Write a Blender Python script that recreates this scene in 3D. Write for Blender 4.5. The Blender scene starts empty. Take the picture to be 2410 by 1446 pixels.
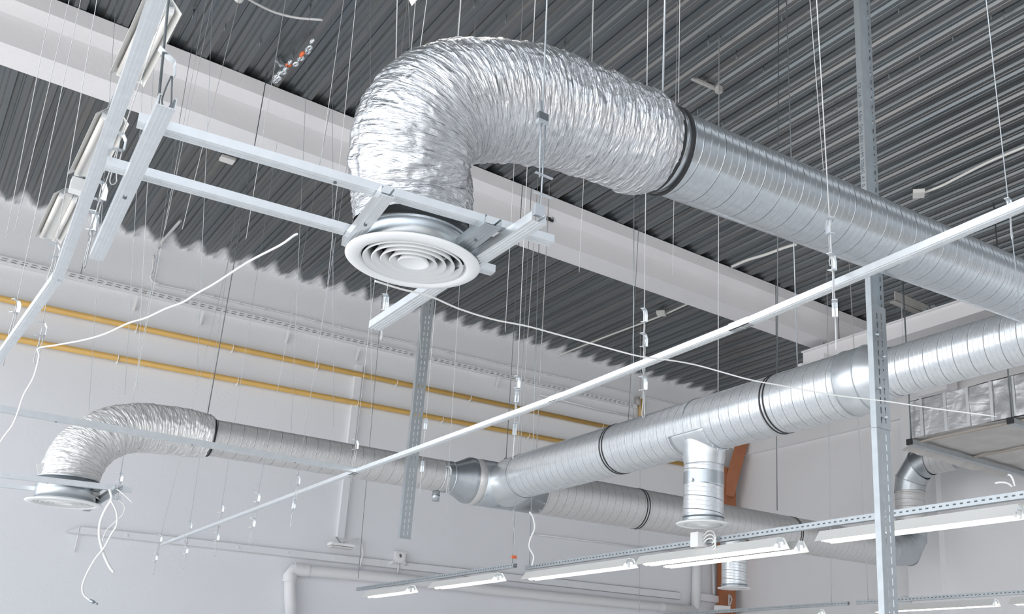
import bpy, math, random
from mathutils import Vector, Matrix, noise
random.seed(7)
SC = bpy.context.scene
COL = SC.collection
# ---------------------------------------------------------------- camera (world origin = the eye)
R = ((0.755308664, -0.655175266, 0.015943411), (0.197366881, 0.204198709, -0.958826993), (0.624944107, 0.727357036, 0.283542953))
F, CX, CY = 2212.0, 1616.0, 952.0
def ray(x, y):
    a, b = (x-CX)/F, (y-CY)/F
    return Vector([a*R[0][i] + b*R[1][i] + R[2][i] for i in range(3)])
def pz(x, y, z): d = ray(x, y); return d*(z/d.z)
def px(x, y, X): d = ray(x, y); return d*(X/d.x)
def py(x, y, Y): d = ray(x, y); return d*(Y/d.y)
def pd(x, y, depth): return ray(x, y)*depth
cam = bpy.data.cameras.new('camera'); co = bpy.data.objects.new('camera', cam); COL.objects.link(co)
co.matrix_world = Matrix(((R[0][0], -R[1][0], -R[2][0], 0), (R[0][1], -R[1][1], -R[2][1], 0), (R[0][2], -R[1][2], -R[2][2], 0), (0, 0, 0, 1)))
cam.sensor_width = 36; cam.lens = 36*F/2410; cam.shift_x = (1205-CX)/2410; cam.shift_y = (CY-723)/2410
cam.clip_start = .02; cam.clip_end = 200
SC.camera = co
H, YW, XW, ZF = 5.5, 13.25, 12.65, -1.6     # deck underside, far wall, right wall, floor
# ---------------------------------------------------------------- materials
def nt(m): m.use_nodes = True; return m.node_tree
def mat(name, col, rough=.5, metal=0, bump=0, bscale=30, vary=0, vscale=3, emis=None, estr=0, spec=None):
    m = bpy.data.materials.new(name); t = nt(m); b = t.nodes['Principled BSDF']
    b.inputs['Base Color'].default_value = (*col, 1); b.inputs['Roughness'].default_value = rough; b.inputs['Metallic'].default_value = metal
    if spec is not None: b.inputs['Specular IOR Level'].default_value = spec
    if emis: b.inputs['Emission Color'].default_value = (*emis, 1); b.inputs['Emission Strength'].default_value = estr
    tc = t.nodes.new('ShaderNodeTexCoord')
    if vary:
        n = t.nodes.new('ShaderNodeTexNoise'); n.inputs['Scale'].default_value = vscale; n.inputs['Detail'].default_value = 6
        r = t.nodes.new('ShaderNodeMapRange'); r.inputs[1].default_value = .3; r.inputs[2].default_value = .7
        r.inputs[3].default_value = 1-vary; r.inputs[4].default_value = 1+vary
        x = t.nodes.new('ShaderNodeVectorMath'); x.operation = 'SCALE'; x.inputs[0].default_value = col
        t.links.new(tc.outputs['Object'], n.inputs['Vector']); t.links.new(n.outputs['Fac'], r.inputs[0])
        t.links.new(r.outputs[0], x.inputs['Scale']); t.links.new(x.outputs[0], b.inputs['Base Color'])
    if bump:
        n = t.nodes.new('ShaderNodeTexNoise'); n.inputs['Scale'].default_value = bscale; n.inputs['Detail'].default_value = 4
        bp = t.nodes.new('ShaderNodeBump'); bp.inputs['Strength'].default_value = bump; bp.inputs['Distance'].default_value = .01
        t.links.new(tc.outputs['Object'], n.inputs['Vector']); t.links.new(n.outputs['Fac'], bp.inputs['Height']); t.links.new(bp.outputs[0], b.inputs['Normal'])
    return m
def math_node(t, op, a, b=None, c=None):
    n = t.nodes.new('ShaderNodeMath'); n.operation = op
    for i, v in enumerate((a, b, c)):
        if v is None: continue
        if isinstance(v, (int, float)): n.inputs[i].default_value = v
        else: t.links.new(v, n.inputs[i])
    return n.outputs[0]
def spiral_mat(name, col, rough, ribs=3, ripple=.0, metal=.8, pitch=.105):
    # UV: u in metres along the duct / v 0..1 around; one helical lock seam per 0.137 m and finer ribs between
    m = bpy.data.materials.new(name); t = nt(m); b = t.nodes['Principled BSDF']
    b.inputs['Metallic'].default_value = metal; b.inputs['Roughness'].default_value = rough
    tc = t.nodes.new('ShaderNodeTexCoord'); s = t.nodes.new('ShaderNodeSeparateXYZ'); t.links.new(tc.outputs['UV'], s.inputs[0])
    u, v = s.outputs[0], s.outputs[1]
    ph = math_node(t, 'ADD', math_node(t, 'DIVIDE', u, pitch), v)
    fr = math_node(t, 'FRACT', ph)
    tri = math_node(t, 'ABSOLUTE', math_node(t, 'SUBTRACT', fr, .5))            # .5 at the seam
    seam = math_node(t, 'SMOOTH_MAX', math_node(t, 'MULTIPLY', math_node(t, 'SUBTRACT', tri, .465), 28), 0, .1)
    fr2 = math_node(t, 'FRACT', math_node(t, 'MULTIPLY', ph, ribs))
    tr2 = math_node(t, 'ABSOLUTE', math_node(t, 'SUBTRACT', fr2, .5))
    rib = math_node(t, 'SMOOTH_MAX', math_node(t, 'MULTIPLY', math_node(t, 'SUBTRACT', tr2, .44), 8), 0, .1)
    nz = t.nodes.new('ShaderNodeTexNoise'); nz.inputs['Scale'].default_value = 5; nz.inputs['Detail'].default_value = 3
    mp = t.nodes.new('ShaderNodeMapping'); mp.inputs['Scale'].default_value = (3.5, .8, .8); t.links.new(tc.outputs['UV'], mp.inputs[0]); t.links.new(mp.outputs[0], nz.inputs['Vector'])
    h = math_node(t, 'ADD', math_node(t, 'ADD', seam, math_node(t, 'MULTIPLY', rib, .75)), math_node(t, 'MULTIPLY', nz.outputs['Fac'], 1.0+ripple))
    bp = t.nodes.new('ShaderNodeBump'); bp.inputs['Strength'].default_value = 1; bp.inputs['Distance'].default_value = .0022
    t.links.new(h, bp.inputs['Height']); t.links.new(bp.outputs[0], b.inputs['Normal'])
    # zinc spangle and slightly darker seams
    vo = t.nodes.new('ShaderNodeTexVoronoi'); vo.inputs['Scale'].default_value = 60; t.links.new(tc.outputs['Object'], vo.inputs['Vector'])
    sp = t.nodes.new('ShaderNodeSeparateColor'); t.links.new(vo.outputs['Color'], sp.inputs[0])
    k = math_node(t, 'MULTIPLY_ADD', sp.outputs[0], .09, .93)
    dk = math_node(t, 'GREATER_THAN', tri, .482)
    k = math_node(t, 'MULTIPLY', k, math_node(t, 'MULTIPLY_ADD', dk, -.45, 1))
    x = t.nodes.new('ShaderNodeVectorMath'); x.operation = 'SCALE'; x.inputs[0].default_value = col
    t.links.new(k, x.inputs['Scale']); t.links.new(x.outputs[0], b.inputs['Base Color'])
    return m
def foil_mat(name, col, rough, su, sv, dist, metal=.85):
    m = bpy.data.materials.new(name); t = nt(m); b = t.nodes['Principled BSDF']
    b.inputs['Metallic'].default_value = metal; b.inputs['Roughness'].default_value = rough; b.inputs['Base Color'].default_value = (*col, 1)
    tc = t.nodes.new('ShaderNodeTexCoord')
    hs = []
    for k, (a, c, w) in enumerate(((su, sv, 1.0), (su*.45, sv*2.5, .7), (su*1.2, sv*4, .35))):
        mp = t.nodes.new('ShaderNodeMapping'); mp.inputs['Scale'].default_value = (a, c, 1); mp.inputs['Location'].default_value = (k*3.1, k*7.7, 0)
        mp.inputs['Rotation'].default_value = (0, 0, (0, .35, -.5)[k]*.12)
        n = t.nodes.new('ShaderNodeTexNoise'); n.inputs['Scale'].default_value = 1; n.inputs['Detail'].default_value = 5; n.inputs['Distortion'].default_value = .6
        n.noise_type = 'RIDGED_MULTIFRACTAL' if k == 1 else 'FBM'
        t.links.new(tc.outputs['UV'], mp.inputs[0]); t.links.new(mp.outputs[0], n.inputs['Vector'])
        hs.append(math_node(t, 'MULTIPLY', n.outputs['Fac'], w))
    h = math_node(t, 'ADD', math_node(t, 'ADD', hs[0], hs[1]), hs[2])
    bp = t.nodes.new('ShaderNodeBump'); bp.inputs['Strength'].default_value = 1; bp.inputs['Distance'].default_value = dist
    t.links.new(h, bp.inputs['Height']); t.links.new(bp.outputs[0], b.inputs['Normal'])
    return m
def deck_mat():
    # dark galvanised deck; white overspray of the wall paint on the sheet ends next to the far wall
    m = bpy.data.materials.new('roof_deck_steel'); t = nt(m); b = t.nodes['Principled BSDF']
    tc = t.nodes.new('ShaderNodeTexCoord'); s = t.nodes.new('ShaderNodeSeparateXYZ'); t.links.new(tc.outputs['Object'], s.inputs[0])
    n = t.nodes.new('ShaderNodeTexNoise'); n.inputs['Scale'].default_value = 3.1; n.inputs['Detail'].default_value = 3; t.links.new(tc.outputs['Object'], n.inputs['Vector'])
    ph = math_node(t, 'FRACT', math_node(t, 'DIVIDE', math_node(t, 'ADD', s.outputs[0], 30.13), .323))
    lobe = math_node(t, 'MULTIPLY', math_node(t, 'ABSOLUTE', math_node(t, 'SUBTRACT', ph, .5)), .62)
    d = math_node(t, 'ADD', math_node(t, 'ADD', s.outputs[1], lobe), math_node(t, 'MULTIPLY', n.outputs['Fac'], .25))
    r = t.nodes.new('ShaderNodeMapRange'); t.links.new(d, r.inputs[0]); r.inputs[1].default_value = YW-.02; r.inputs[2].default_value = YW+.18
    # streaks along the sheets and long brownish zones
    mp = t.nodes.new('ShaderNodeMapping'); mp.inputs['Scale'].default_value = (14, .25, 1); t.links.new(tc.outputs['Object'], mp.inputs[0])
    n2 = t.nodes.new('ShaderNodeTexNoise'); n2.inputs['Scale'].default_value = 1; n2.inputs['Detail'].default_value = 2; t.links.new(mp.outputs[0], n2.inputs['Vector'])
    ra = t.nodes.new('ShaderNodeValToRGB'); t.links.new(n2.outputs['Fac'], ra.inputs[0])
    ra.color_ramp.elements[0].position = .35; ra.color_ramp.elements[0].color = (.16, .185, .20, 1)
    ra.color_ramp.elements[1].position = .68; ra.color_ramp.elements[1].color = (.205, .205, .205, 1)
    mx = t.nodes.new('ShaderNodeMix'); mx.data_type = 'RGBA'; t.links.new(r.outputs[0], mx.inputs['Factor']); t.links.new(ra.outputs[0], mx.inputs[6]); mx.inputs[7].default_value = (.78, .78, .8, 1)
    t.links.new(mx.outputs[2], b.inputs['Base Color'])
    t.links.new(math_node(t, 'MULTIPLY', math_node(t, 'SUBTRACT', 1, r.outputs[0]), .75), b.inputs['Metallic'])
    b.inputs['Roughness'].default_value = .33
    return m
M = dict(
    wall=mat('painted_wall', (.79, .80, .825), .7, vary=.025, vscale=.7, bump=.15, bscale=25),
    wall2=mat('painted_wall_right', (.775, .77, .78), .7, vary=.03, vscale=.6, bump=.15, bscale=25),
    beam=mat('painted_concrete', (.76, .75, .765), .65, vary=.02, vscale=2, bump=.25, bscale=18),
    floor=mat('floor_screed', (.87, .86, .85), .5, vary=.05, vscale=1),
    deck=deck_mat(),
    galv=mat('galvanised_sheet', (.50, .535, .56), .3, .9, vary=.06, vscale=12),
    galv_light=mat('galvanised_sheet_bright', (.68, .71, .73), .32, .75, vary=.05, vscale=12),
    galv_dark=mat('galvanised_profile_grey', (.47, .505, .525), .45, .85, vary=.06, vscale=15),
    rail=mat('zinc_ceiling_rail', (.80, .825, .84), .3, .8, vary=.04, vscale=25),
    rod=mat('zinc_rod', (.45, .49, .52), .4, .8),
    darkrod=mat('dark_steel_rod', (.16, .18, .19), .5, .6),
    wire=mat('bright_wire', (.60, .61, .61), .45, .4),
    clip=mat('spring_clip_steel', (.70, .74, .77), .3, .85),
    black=mat('black_rubber', (.02, .02, .022), .5),
    white=mat('white_enamel', (.86, .87, .87), .35),
    lampw=mat('white_lamp_sheet', (.70, .695, .67), .4),
    cable=mat('white_cable', (.84, .84, .82), .5),
    grey_cable=mat('grey_cable', (.50, .50, .50), .5),
    tube=mat('lit_tube', (1, 1, 1), .3, emis=(1, .985, .95), estr=12),
    tube_off=mat('unlit_tube', (.86, .84, .80), .25),
    yellow=mat('ochre_pipe_paint', (.58, .36, .10), .45, vary=.06, vscale=4),
    brown=mat('brown_primer', (.36, .13, .055), .5, vary=.1, vscale=4),
    paintpipe=mat('painted_pipe', (.77, .77, .78), .55),
    foilbag=mat('dull_foil_underside', (.52, .50, .48), .55, .25, bump=.5, bscale=7, vary=.1, vscale=3),
    tape=mat('silver_tape', (.8, .81, .82), .3, .8),
    wool=mat('mineral_wool', (.45, .36, .22), .9), seam=mat('seam_tan', (.42, .37, .32), .8),
    tan=mat('primed_channel', (.45, .44, .42), .6, .3),
    orange=mat('orange_clip_plastic', (.75, .16, .05), .5),
    ink=mat('print_ink', (.05, .06, .07), .6),
    spiral=spiral_mat('spiral_duct_zinc', (.57, .605, .63), .24, 3, 0, .85),
    spiral2=spiral_mat('spiral_duct_zinc_bright', (.74, .765, .785), .27, 3, 0, .65),
    spiral3=spiral_mat('spiral_duct_zinc_dull', (.66, .65, .645), .38, 3, 1.2, .5),
    foil=foil_mat('crinkled_foil', (.66, .67, .685), .15, 95, 8, .013),
    foil2=foil_mat('crinkled_foil_far', (.84, .83, .82), .22, 70, 7, .012, .5),
    foilbox=foil_mat('foil_jacket', (.60, .60, .61), .34, 9.0, 5, .008, .6),
)
# ---------------------------------------------------------------- mesh helpers
class MB:
    def __init__(s): s.v = []; s.f = []; s.uv = {}; s.sm = []
    def add(s, vs, fs, uvs=None, smooth=False):
        o = len(s.v); s.v += [Vector(v) for v in vs]
        for i, f in enumerate(fs):
            if uvs: s.uv[len(s.f)] = uvs[i]
            s.f.append([o+k for k in f]); s.sm.append(smooth)
        return s
    def box(s, c, d, X=(1, 0, 0), Y=(0, 1, 0), Z=(0, 0, 1)):
        c = Vector(c); X, Y, Z = [Vector(q).normalized()*e/2 for q, e in zip((X, Y, Z), d)]
        vs = [c+X*a+Y*b+Z*g for a in (-1, 1) for b in (-1, 1) for g in (-1, 1)]
        return s.add(vs, [(0, 1, 3, 2), (4, 6, 7, 5), (0, 4, 5, 1), (2, 3, 7, 6), (0, 2, 6, 4), (1, 5, 7, 3)])
    def beam(s, a, b, w, h, up=(0, 0, 1)):
        a, b = Vector(a), Vector(b); d = (b-a); up = Vector(up); X = d.cross(up).normalized()
        return s.box((a+b)/2, (d.length, w, h), d, X, X.cross(d))
    def prism(s, prof, a, b, up=(0, 0, 1), cap=True, smooth=False):
        # prof: closed 2D polygon (side, up) extruded from a to b
        a, b = Vector(a), Vector(b); d = (b-a).normalized(); X = d.cross(Vector(up)).normalized(); U = X.cross(d)
        n = len(prof); vs = [p+X*q[0]+U*q[1] for p in (a, b) for q in prof]
        fs = [(i, (i+1) % n, n+(i+1) % n, n+i) for i in range(n)]
        if cap: fs += [tuple(range(n))[::-1], tuple(range(n, 2*n))]
        return s.add(vs, fs, smooth=smooth)
    def tube(s, pts, r, n=8, cap=True, closed=False, uv=False, prof=None):
        pts = [Vector(p) for p in pts]; m = len(pts); rs = r if isinstance(r, (list, tuple)) else [r]*m
        T = []
        for i in range(m):
            if closed: t = pts[(i+1) % m]-pts[i-1]
            else: t = pts[min(i+1, m-1)]-pts[max(i-1, 0)]
            T.append(t.normalized())
        A = T[0].cross(Vector((0, 0, 1)));
        if A.length < .05: A = T[0].cross(Vector((0, 1, 0)))
        A.normalize(); vs = []; L = 0; ul = []
        for i in range(m):
            if i:
                L += (pts[i]-pts[i-1]).length
                A = (A - T[i]*A.dot(T[i])).normalized()
            ul.append(L); B = T[i].cross(A)
            for k in range(n):
                a = 2*math.pi*k/n; rr = rs[i]
                if prof: rr = prof(i, k, L, rr)
                vs.append(pts[i]+(A*math.cos(a)+B*math.sin(a))*rr)
        fs = []; us = []
        for i in range(m if closed else m-1):
            j = (i+1) % m
            for k in range(n):
                q = (k+1) % n
                fs.append((i*n+k, i*n+q, j*n+q, j*n+k)); v0, v1 = k/n, (k+1)/n
                us.append(((ul[i], v0), (ul[i], v1), (ul[j], v1), (ul[j], v0)))
        s.add(vs, fs, us if uv else None, True)
        if cap and not closed:
            o = len(s.v)-len(vs)
            s.f.append([o+k for k in range(n)][::-1]); s.sm.append(False); s.f.append([o+(m-1)*n+k for k in range(n)]); s.sm.append(False)
        return s
    def ring(s, c, ax, R_, r, n=48, k=8):
        c = Vector(c); ax = Vector(ax).normalized(); a = ax.orthogonal().normalized(); b = ax.cross(a)
        return s.tube([c+(a*math.cos(2*math.pi*i/n)+b*math.sin(2*math.pi*i/n))*R_ for i in range(n)], r, k, closed=True)
    def band(s, c, ax, R_, w, t=.003, n=64):
        c = Vector(c); ax = Vector(ax).normalized()
        a = ax.orthogonal().normalized(); b = ax.cross(a); pr = [(R_-.001, -w/2), (R_+t, -w/2), (R_+t, w/2), (R_-.001, w/2)]
        vs = [c+(a*math.cos(2*math.pi*i/n)+b*math.sin(2*math.pi*i/n))*q[0]+ax*q[1] for i in range(n) for q in pr]
        return s.add(vs, [(i*4+k, i*4+(k+1) % 4, ((i+1) % n)*4+(k+1) % 4, ((i+1) % n)*4+k) for i in range(n) for k in range(4)], smooth=False)
    def lathe(s, c, prof, ax=(0, 0, 1), n=72, closed=False, smooth=True):
        c = Vector(c); ax = Vector(ax).normalized(); a = ax.orthogonal().normalized(); b = ax.cross(a); m = len(prof)
        vs = [c+(a*math.cos(2*math.pi*i/n)+b*math.sin(2*math.pi*i/n))*q[0]+ax*q[1] for i in range(n) for q in prof]
        fs = [(i*m+k, i*m+(k+1) % m, ((i+1) % n)*m+(k+1) % m, ((i+1) % n)*m+k) for i in range(n) for k in range(m if closed else m-1)]
        return s.add(vs, fs, smooth=smooth)
    def slotted(s, o, U, V, w, L, rows, sl, sw, pitch, off=None):
        # thin plate w x L from corner o with rows of slots (rows: centres across)
        o = Vector(o); U = Vector(U).normalized(); V = Vector(V).normalized(); off = off or [0]*len(rows)
        us = [0]
        for r in rows: us += [r-sw/2, r+sw/2]
        us.append(w)
        for i in range(len(us)-1):
            a, b = us[i], us[i+1]
            if i % 2 == 0: s.add([o+U*a, o+U*b, o+U*b+V*L, o+U*a+V*L], [(0, 1, 2, 3)]); continue
            y = 0; k = off[i//2]+pitch/2
            while k+sl < L:
                s.add([o+U*a+V*y, o+U*b+V*y, o+U*b+V*k, o+U*a+V*k], [(0, 1, 2, 3)]); y = k+sl; k += pitch
            s.add([o+U*a+V*y, o+U*b+V*y, o+U*b+V*L, o+U*a+V*L], [(0, 1, 2, 3)])
        return s
def wloc(o):
    v = Vector((0, 0, 0))
    while o: v += o.location; o = o.parent
    return v
def obj(name, mb, m, parent=None, solid=0, loc=None):
    me = bpy.data.meshes.new(name)
    if parent: org = wloc(parent)
    else: org = Vector(loc) if loc is not None else sum(mb.v, Vector((0, 0, 0)))/len(mb.v)
    me.from_pydata([tuple(v-org) for v in mb.v], [], mb.f)
    if mb.uv:
        uvl = me.uv_layers.new(name='UVMap')
        for p in me.polygons:
            if p.index in mb.uv:
                for li, c in zip(p.loop_indices, mb.uv[p.index]): uvl.data[li].uv = c
    me.polygons.foreach_set('use_smooth', mb.sm); me.materials.append(M[m] if isinstance(m, str) else m); me.update()
    o = bpy.data.objects.new(name, me); COL.objects.link(o)
    if parent: o.parent = parent
    else: o.location = org
    if solid: md = o.modifiers.new('thickness', 'SOLIDIFY'); md.thickness = solid; md.offset = 0
    return o
def thing(name, label, cat, loc, group=None):
    o = bpy.data.objects.new(name, None); COL.objects.link(o); o.location = loc; o.empty_display_size = .05
    return tag(o, label, cat, group)
def tag(o, label, cat, group=None, kind=None):
    o['label'] = label; o['category'] = cat
    if group: o['group'] = group
    if kind: o['kind'] = kind
    return o
def struct(name, mb, m): o = obj(name, mb, m, loc=(0, 0, 0)); o['kind'] = 'structure'; return o
# ---------------------------------------------------------------- the hall
struct('floor', MB().box(((XW-3.4)/2, (YW-3.4)/2, ZF-.1), (XW+3.4, YW+3.4, .2)), 'floor')
struct('wall_far', MB().box(((XW-3.4)/2, YW+.15, 2.1), (XW+3.4, .3, 7.6)), 'wall')
struct('wall_right', MB().box((XW+.15, (YW-3.4)/2, 2.1), (.3, YW+3.4, 7.6)), 'wall2')
# shallow upper face of the right wall ending in a fine ledge, and the pilaster
zl = px(1721, 1082, XW).z
struct('trim_1', MB().box((XW-.03, 5.0, (zl+H)/2+.05), (.07, 16.4, H-zl+.1)), 'wall2')
ya, yb = px(2208, 1300, XW).y, px(2162, 1300, XW).y
struct('trim_2', MB().box((XW-.06, (ya+yb)/2, 2.0), (.16, yb-ya+.25, 7.3)), 'wall2')
# trapezoidal roof deck: cross-section repeated every 0.323 m, sheets run along Y
per = .323; P0 = 1.0581*5.5 % per
prof = [(0, -.048), (.012, 0), (.050, 0), (.054, .009), (.070, .009), (.074, 0), (.128, 0), (.141, -.023), (.176, -.023), (.179, -.018), (.186, -.018), (.189, -.023), (.218, -.023), (.231, -.048), (.262, -.048), (.265, -.043), (.272, -.043), (.275, -.048)]
SKY = (.5, 1.5)  # unseen rooflight slot, added so daylight from above reaches the duct tops
mb = MB(); xs = []
k = -14
while P0+k*per < XW+.3:
    xs += [(P0+k*per+a+.155, b) for a, b in prof]; k += 1
n = len(xs)
for i in range(n-1):
    (x0, z0), (x1, z1) = xs[i], xs[i+1]
    for u0, u1 in ((-3.4, SKY[0]), (SKY[1], YW+.02)):      # the added rooflight strip interrupts the sheets
        mb.add([(x0, u0, H+z0+.024), (x1, u0, H+z1+.024), (x1, u1, H+z1+.024), (x0, u1, H+z0+.024)], [(0, 1, 2, 3)])
struct('ceiling', mb, 'deck')
mb = MB()
for yk in SKY: mb.box(((XW-3.4)/2, yk, H+.06), (XW+3.4, .06, .22))
for q in range(14): mb.box((-3.2+q*1.2, sum(SKY)/2, H+.10), (.05, SKY[1]-SKY[0], .08))
struct('added_rooflight', mb, 'white')  # kerbs and bars of the added rooflight, out of view
# concrete T-beam under the deck
yb0 = 1.565*H; y1 = yb0+.13; z1 = .955*H; z2 = .905*H; y2 = 1.66*H-.02
mb = MB(); pr = [(yb0, H-.03), (yb0, .967*H), (y1, .955*H), (y1, z2), (y2, z2), (y2, .955*H), (y2+.13, .967*H), (y2+.13, H-.03)]
mb.add([(x, a, b) for x in (-3.4, XW) for a, b in pr], [(i, (i+1) % 8, 8+(i+1) % 8, 8+i) for i in range(8)]+[tuple(range(8))[::-1], tuple(range(8, 16))])
struct('trim_3', mb, 'beam')
# ---------------------------------------------------------------- ducts
def duct(name, mb, m, parent): return obj(name, mb, m, parent)
def seg(a, b, n=2): a, b = Vector(a), Vector(b); return [a.lerp(b, i/(n-1)) for i in range(n)]
def diffuser(t, c, ro, rn, neck_h, nr=5, neck_mat='galv'):
    c = Vector(c)
    mb = MB().lathe(c, [(rn, .0), (rn, neck_h)], closed=False)
    mb.band(c+Vector((0, 0, neck_h*.62)), (0, 0, 1), rn, .006, .003); mb.band(c+Vector((0, 0, neck_h*.97)), (0, 0, 1), rn, .008, .004)
    obj('neck', mb, neck_mat, t, solid=.0015)
    k = ro/.19
    obj('outer_rim', MB().lathe(c, [(rn*.985, .02*k), (rn*.97, .004), (rn*1.04, -.006*k), (ro*.97, -.002), (ro, .003), (ro, .006), (ro*.97, .004), (rn*1.03, .004), (rn*1.0, .02*k)], closed=True), 'white', t)
    for r in ((ro*.735, ro*.61, ro*.48, ro*.345) if nr == 5 else (ro*.70, ro*.54, ro*.38)):
        r2 = r-.022*k
        obj('vane', MB().lathe(c, [(r, -.004), (r+.0025, 0), (r2+.004, .036*k), (r2, .036*k)], closed=True), 'white', t)
    rc = ro*.225
    obj('centre_cone', MB().lathe(c, [(.0005, .007*k), (rc*.6, .004*k), (rc*.93, -.002), (rc, -.004), (rc+.002, 0), (rc*.8, .02*k), (.0005, .026*k)]), 'white', t)
    mb = MB()
    for a in (0.5, 0.5+math.pi/2):
        mb.beam(c+Vector((math.cos(a), math.sin(a), 0))*rn*.97+Vector((0, 0, .045*k)), c-Vector((math.cos(a), math.sin(a), 0))*rn*.97+Vector((0, 0, .045*k)), .004, .012)
    obj('crossbar', mb, 'black', t)
    obj('damper', MB().lathe(c+Vector((0, 0, .075*k)), [(.0005, 0), (rn*.97, 0)]), 'black', t)
def clamp(t, c, ax, r, double=True, ang=0, w=.012):
    c = Vector(c); ax = Vector(ax).normalized()
    for s in ((-1, 1) if double else (0,)):
        obj('clamp_band', MB().band(c+ax*s*.017, ax, r, w, .004), 'black', t)
def flex_profile(seed, amp, na):
    def f(i, k, L, r):
        a = 2*math.pi*k/na; ca, sa = math.cos(a), math.sin(a)
        tw = .35*a/6.283+.05*noise.noise(Vector((ca*1.5, sa*1.5, L*3+seed)))
        Lw = L+tw*.25*math.sin(a)+.012*noise.noise(Vector((ca*2.5, sa*2.5, L*9+seed)))
        h = noise.noise(Vector((ca*1.8, sa*1.8, Lw*75+seed)))*1.1 + abs(noise.noise(Vector((ca*3+5, sa*3, Lw*48+seed))))*1.5
        h += noise.noise(Vector((ca*8, sa*8, L*26-seed)))*.7 + noise.noise(Vector((ca*1.2, sa*1.2, L*7+seed)))*1.8
        return r+amp*h
    return f
def bez(pts, n):
    # Catmull-Rom through pts
    pts = [Vector(p) for p in pts]; P = [pts[0]*2-pts[1]]+pts+[pts[-1]*2-pts[-2]]; out = []
    for i in range(1, len(P)-2):
        for j in range(n):
            t = j/n; a, b, c, d = P[i-1:i+3]
            out.append(.5*((2*b)+(c-a)*t+(2*a-5*b+4*c-d)*t*t+(3*b-a-3*c+d)*t**3))
    out.append(P[-2]); return out
def resample(pts, step):
    out = [pts[0].copy()]; acc = 0
    for a, b in zip(pts, pts[1:]):
        l = (b-a).length; p = 0
        while acc+(l-p) >= step:
            p += step-acc; out.append(a.lerp(b, p/l)); acc = 0
        acc += l-p
    return out

Ex = Vector((1, 0, 0)); Ey = Vector((0, 1, 0)); Ez = Vector((0, 0, 1))
# --- near branch: spiral duct, flexible elbow and diffuser
YN = 2.34
A0, A1 = py(1537, 345, YN), Vector((4.72, YN, 2.045)); ax = (A1-A0).normalized(); RN = .155
t = thing('spiral_duct', 'large spiral-seam duct crossing the upper right, strapped to the big foil hose', 'duct', A0)
obj('duct_pipe', MB().tube(seg(A0-ax*.10, A1, 60), RN, 128, uv=True), 'spiral', t)
for d in (.004, .045): obj('clamp_band', MB().band(A0+ax*(d+.01), ax, RN+.004, .012, .006), 'black', t)
q = px(1618, 300, (A0+ax*.07).x)
cl = obj('clamp_screw', MB().tube([py(1612, 296, 2.22)-ax*.0, py(1626, 301, 2.22)], .006, 8).tube([py(1617, 290, 2.22), py(1620, 306, 2.22)], .004, 8), 'clip', t)
obj('spigot_sleeve', MB().tube(seg(A0-ax*.22, A0+ax*.03, 3), RN-.004, 96), 'galv', t)
c0 = py(973, 540, 2.42)
cen = [c0, c0+Ez*.05-Ex*.004, c0+Ez*.11-Ex*.012, py(968, 390, 2.39), py(983, 315, 2.37), py(1027, 262, 2.36), py(1095, 240, 2.355), py(1180, 240, 2.35), py(1265, 252, 2.345), py(1345, 275, 2.34), py(1430, 305, 2.34), A0-ax*.03, A0+ax*.012]
pts = resample(bez(cen, 40), .0042)
m_ = len(pts)
rad = []
for i in range(m_):
    u = i/(m_-1); r = .166+.020*min(1, max(0, (u-.12)/.3)); r += .003*math.sin(u*14)
    if u > .94: r -= (u-.94)/.06*.026
    if u < .05: r += 0
    rad.append(r)
na = 200
t = thing('flexible_duct', 'big crinkled silver foil hose arching from duct down to near diffuser', 'hose', cen[0])
obj('foil_jacket', MB().tube(pts, rad, na, cap=False, uv=True, prof=flex_profile(3, .0036, na)), 'foil', t)
for a0 in (-2.65, -.35):
    mb = MB()
    for j in range(26):
        a = a0+random.uniform(-.28, .28); c = cen[0]+Vector((math.cos(a)*random.uniform(.145, .165), math.sin(a)*random.uniform(.145, .165), random.uniform(-.005, .05)))
        mb.box(c, (random.uniform(.008, .02), .006, random.uniform(.01, .03)), (random.random(), random.random()-.5, random.random()-.5), (0, 1, .2), (0, .2, 1))
    obj('torn_lining', mb, 'wool', t)
cD = pz(973, 619, 1.16)
t = thing('ceiling_diffuser', 'large white round diffuser with concentric rings under the big foil hose', 'air diffuser', cD)
diffuser(t, cD, .190, .150, .125)

# --- main collector along Y
XB, ZB = 4.81, 1.96; Ex = Vector((1, 0, 0)); Ey = Vector((0, 1, 0)); Ez = Vector((0, 0, 1))
t = thing('main_duct', 'wide bright spiral duct running diagonally across the right half', 'duct', (XB, 5, ZB))
ycoup = px(2035, 900, XB).y; yc2 = px(2095, 880, XB).y
obj('duct_pipe', MB().tube(seg((XB, 8.33, ZB), (XB, ycoup, ZB), 80), .222, 128, uv=True), 'spiral2', t)
obj('duct_pipe', MB().tube(seg((XB, yc2+.05, ZB), (XB, 1.9, ZB), 40), .163, 128, uv=True), 'spiral2', t)
obj('reducer', MB().lathe((XB, 0, ZB), [(.224, ycoup+.10), (.226, ycoup+.095), (.226, ycoup-.06), (.222, ycoup-.09), (.165, yc2+.03), (.165, yc2-.06)], Ey, 96), 'galv_light', t)
for yy, rr in ((ycoup+.10, .227), (ycoup-.07, .227), (yc2-.03, .166)): obj('seam_ring', MB().ring((XB, yy, ZB), Ey, rr, .004), 'galv_dark', t)
for x_, y_ in ((1461, 1055), (1841, 945)): clamp(t, (XB, px(x_, y_, XB).y, ZB), Ey, .222)
for x_, y_ in ((1655, 1010),): obj('seam_ring', MB().ring((XB, px(x_, y_, XB).y, ZB), Ey, .224, .004), 'galv', t)
Pd = px(1655, 1236, XB); zdd = Pd.z; yd = Pd.y
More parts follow.
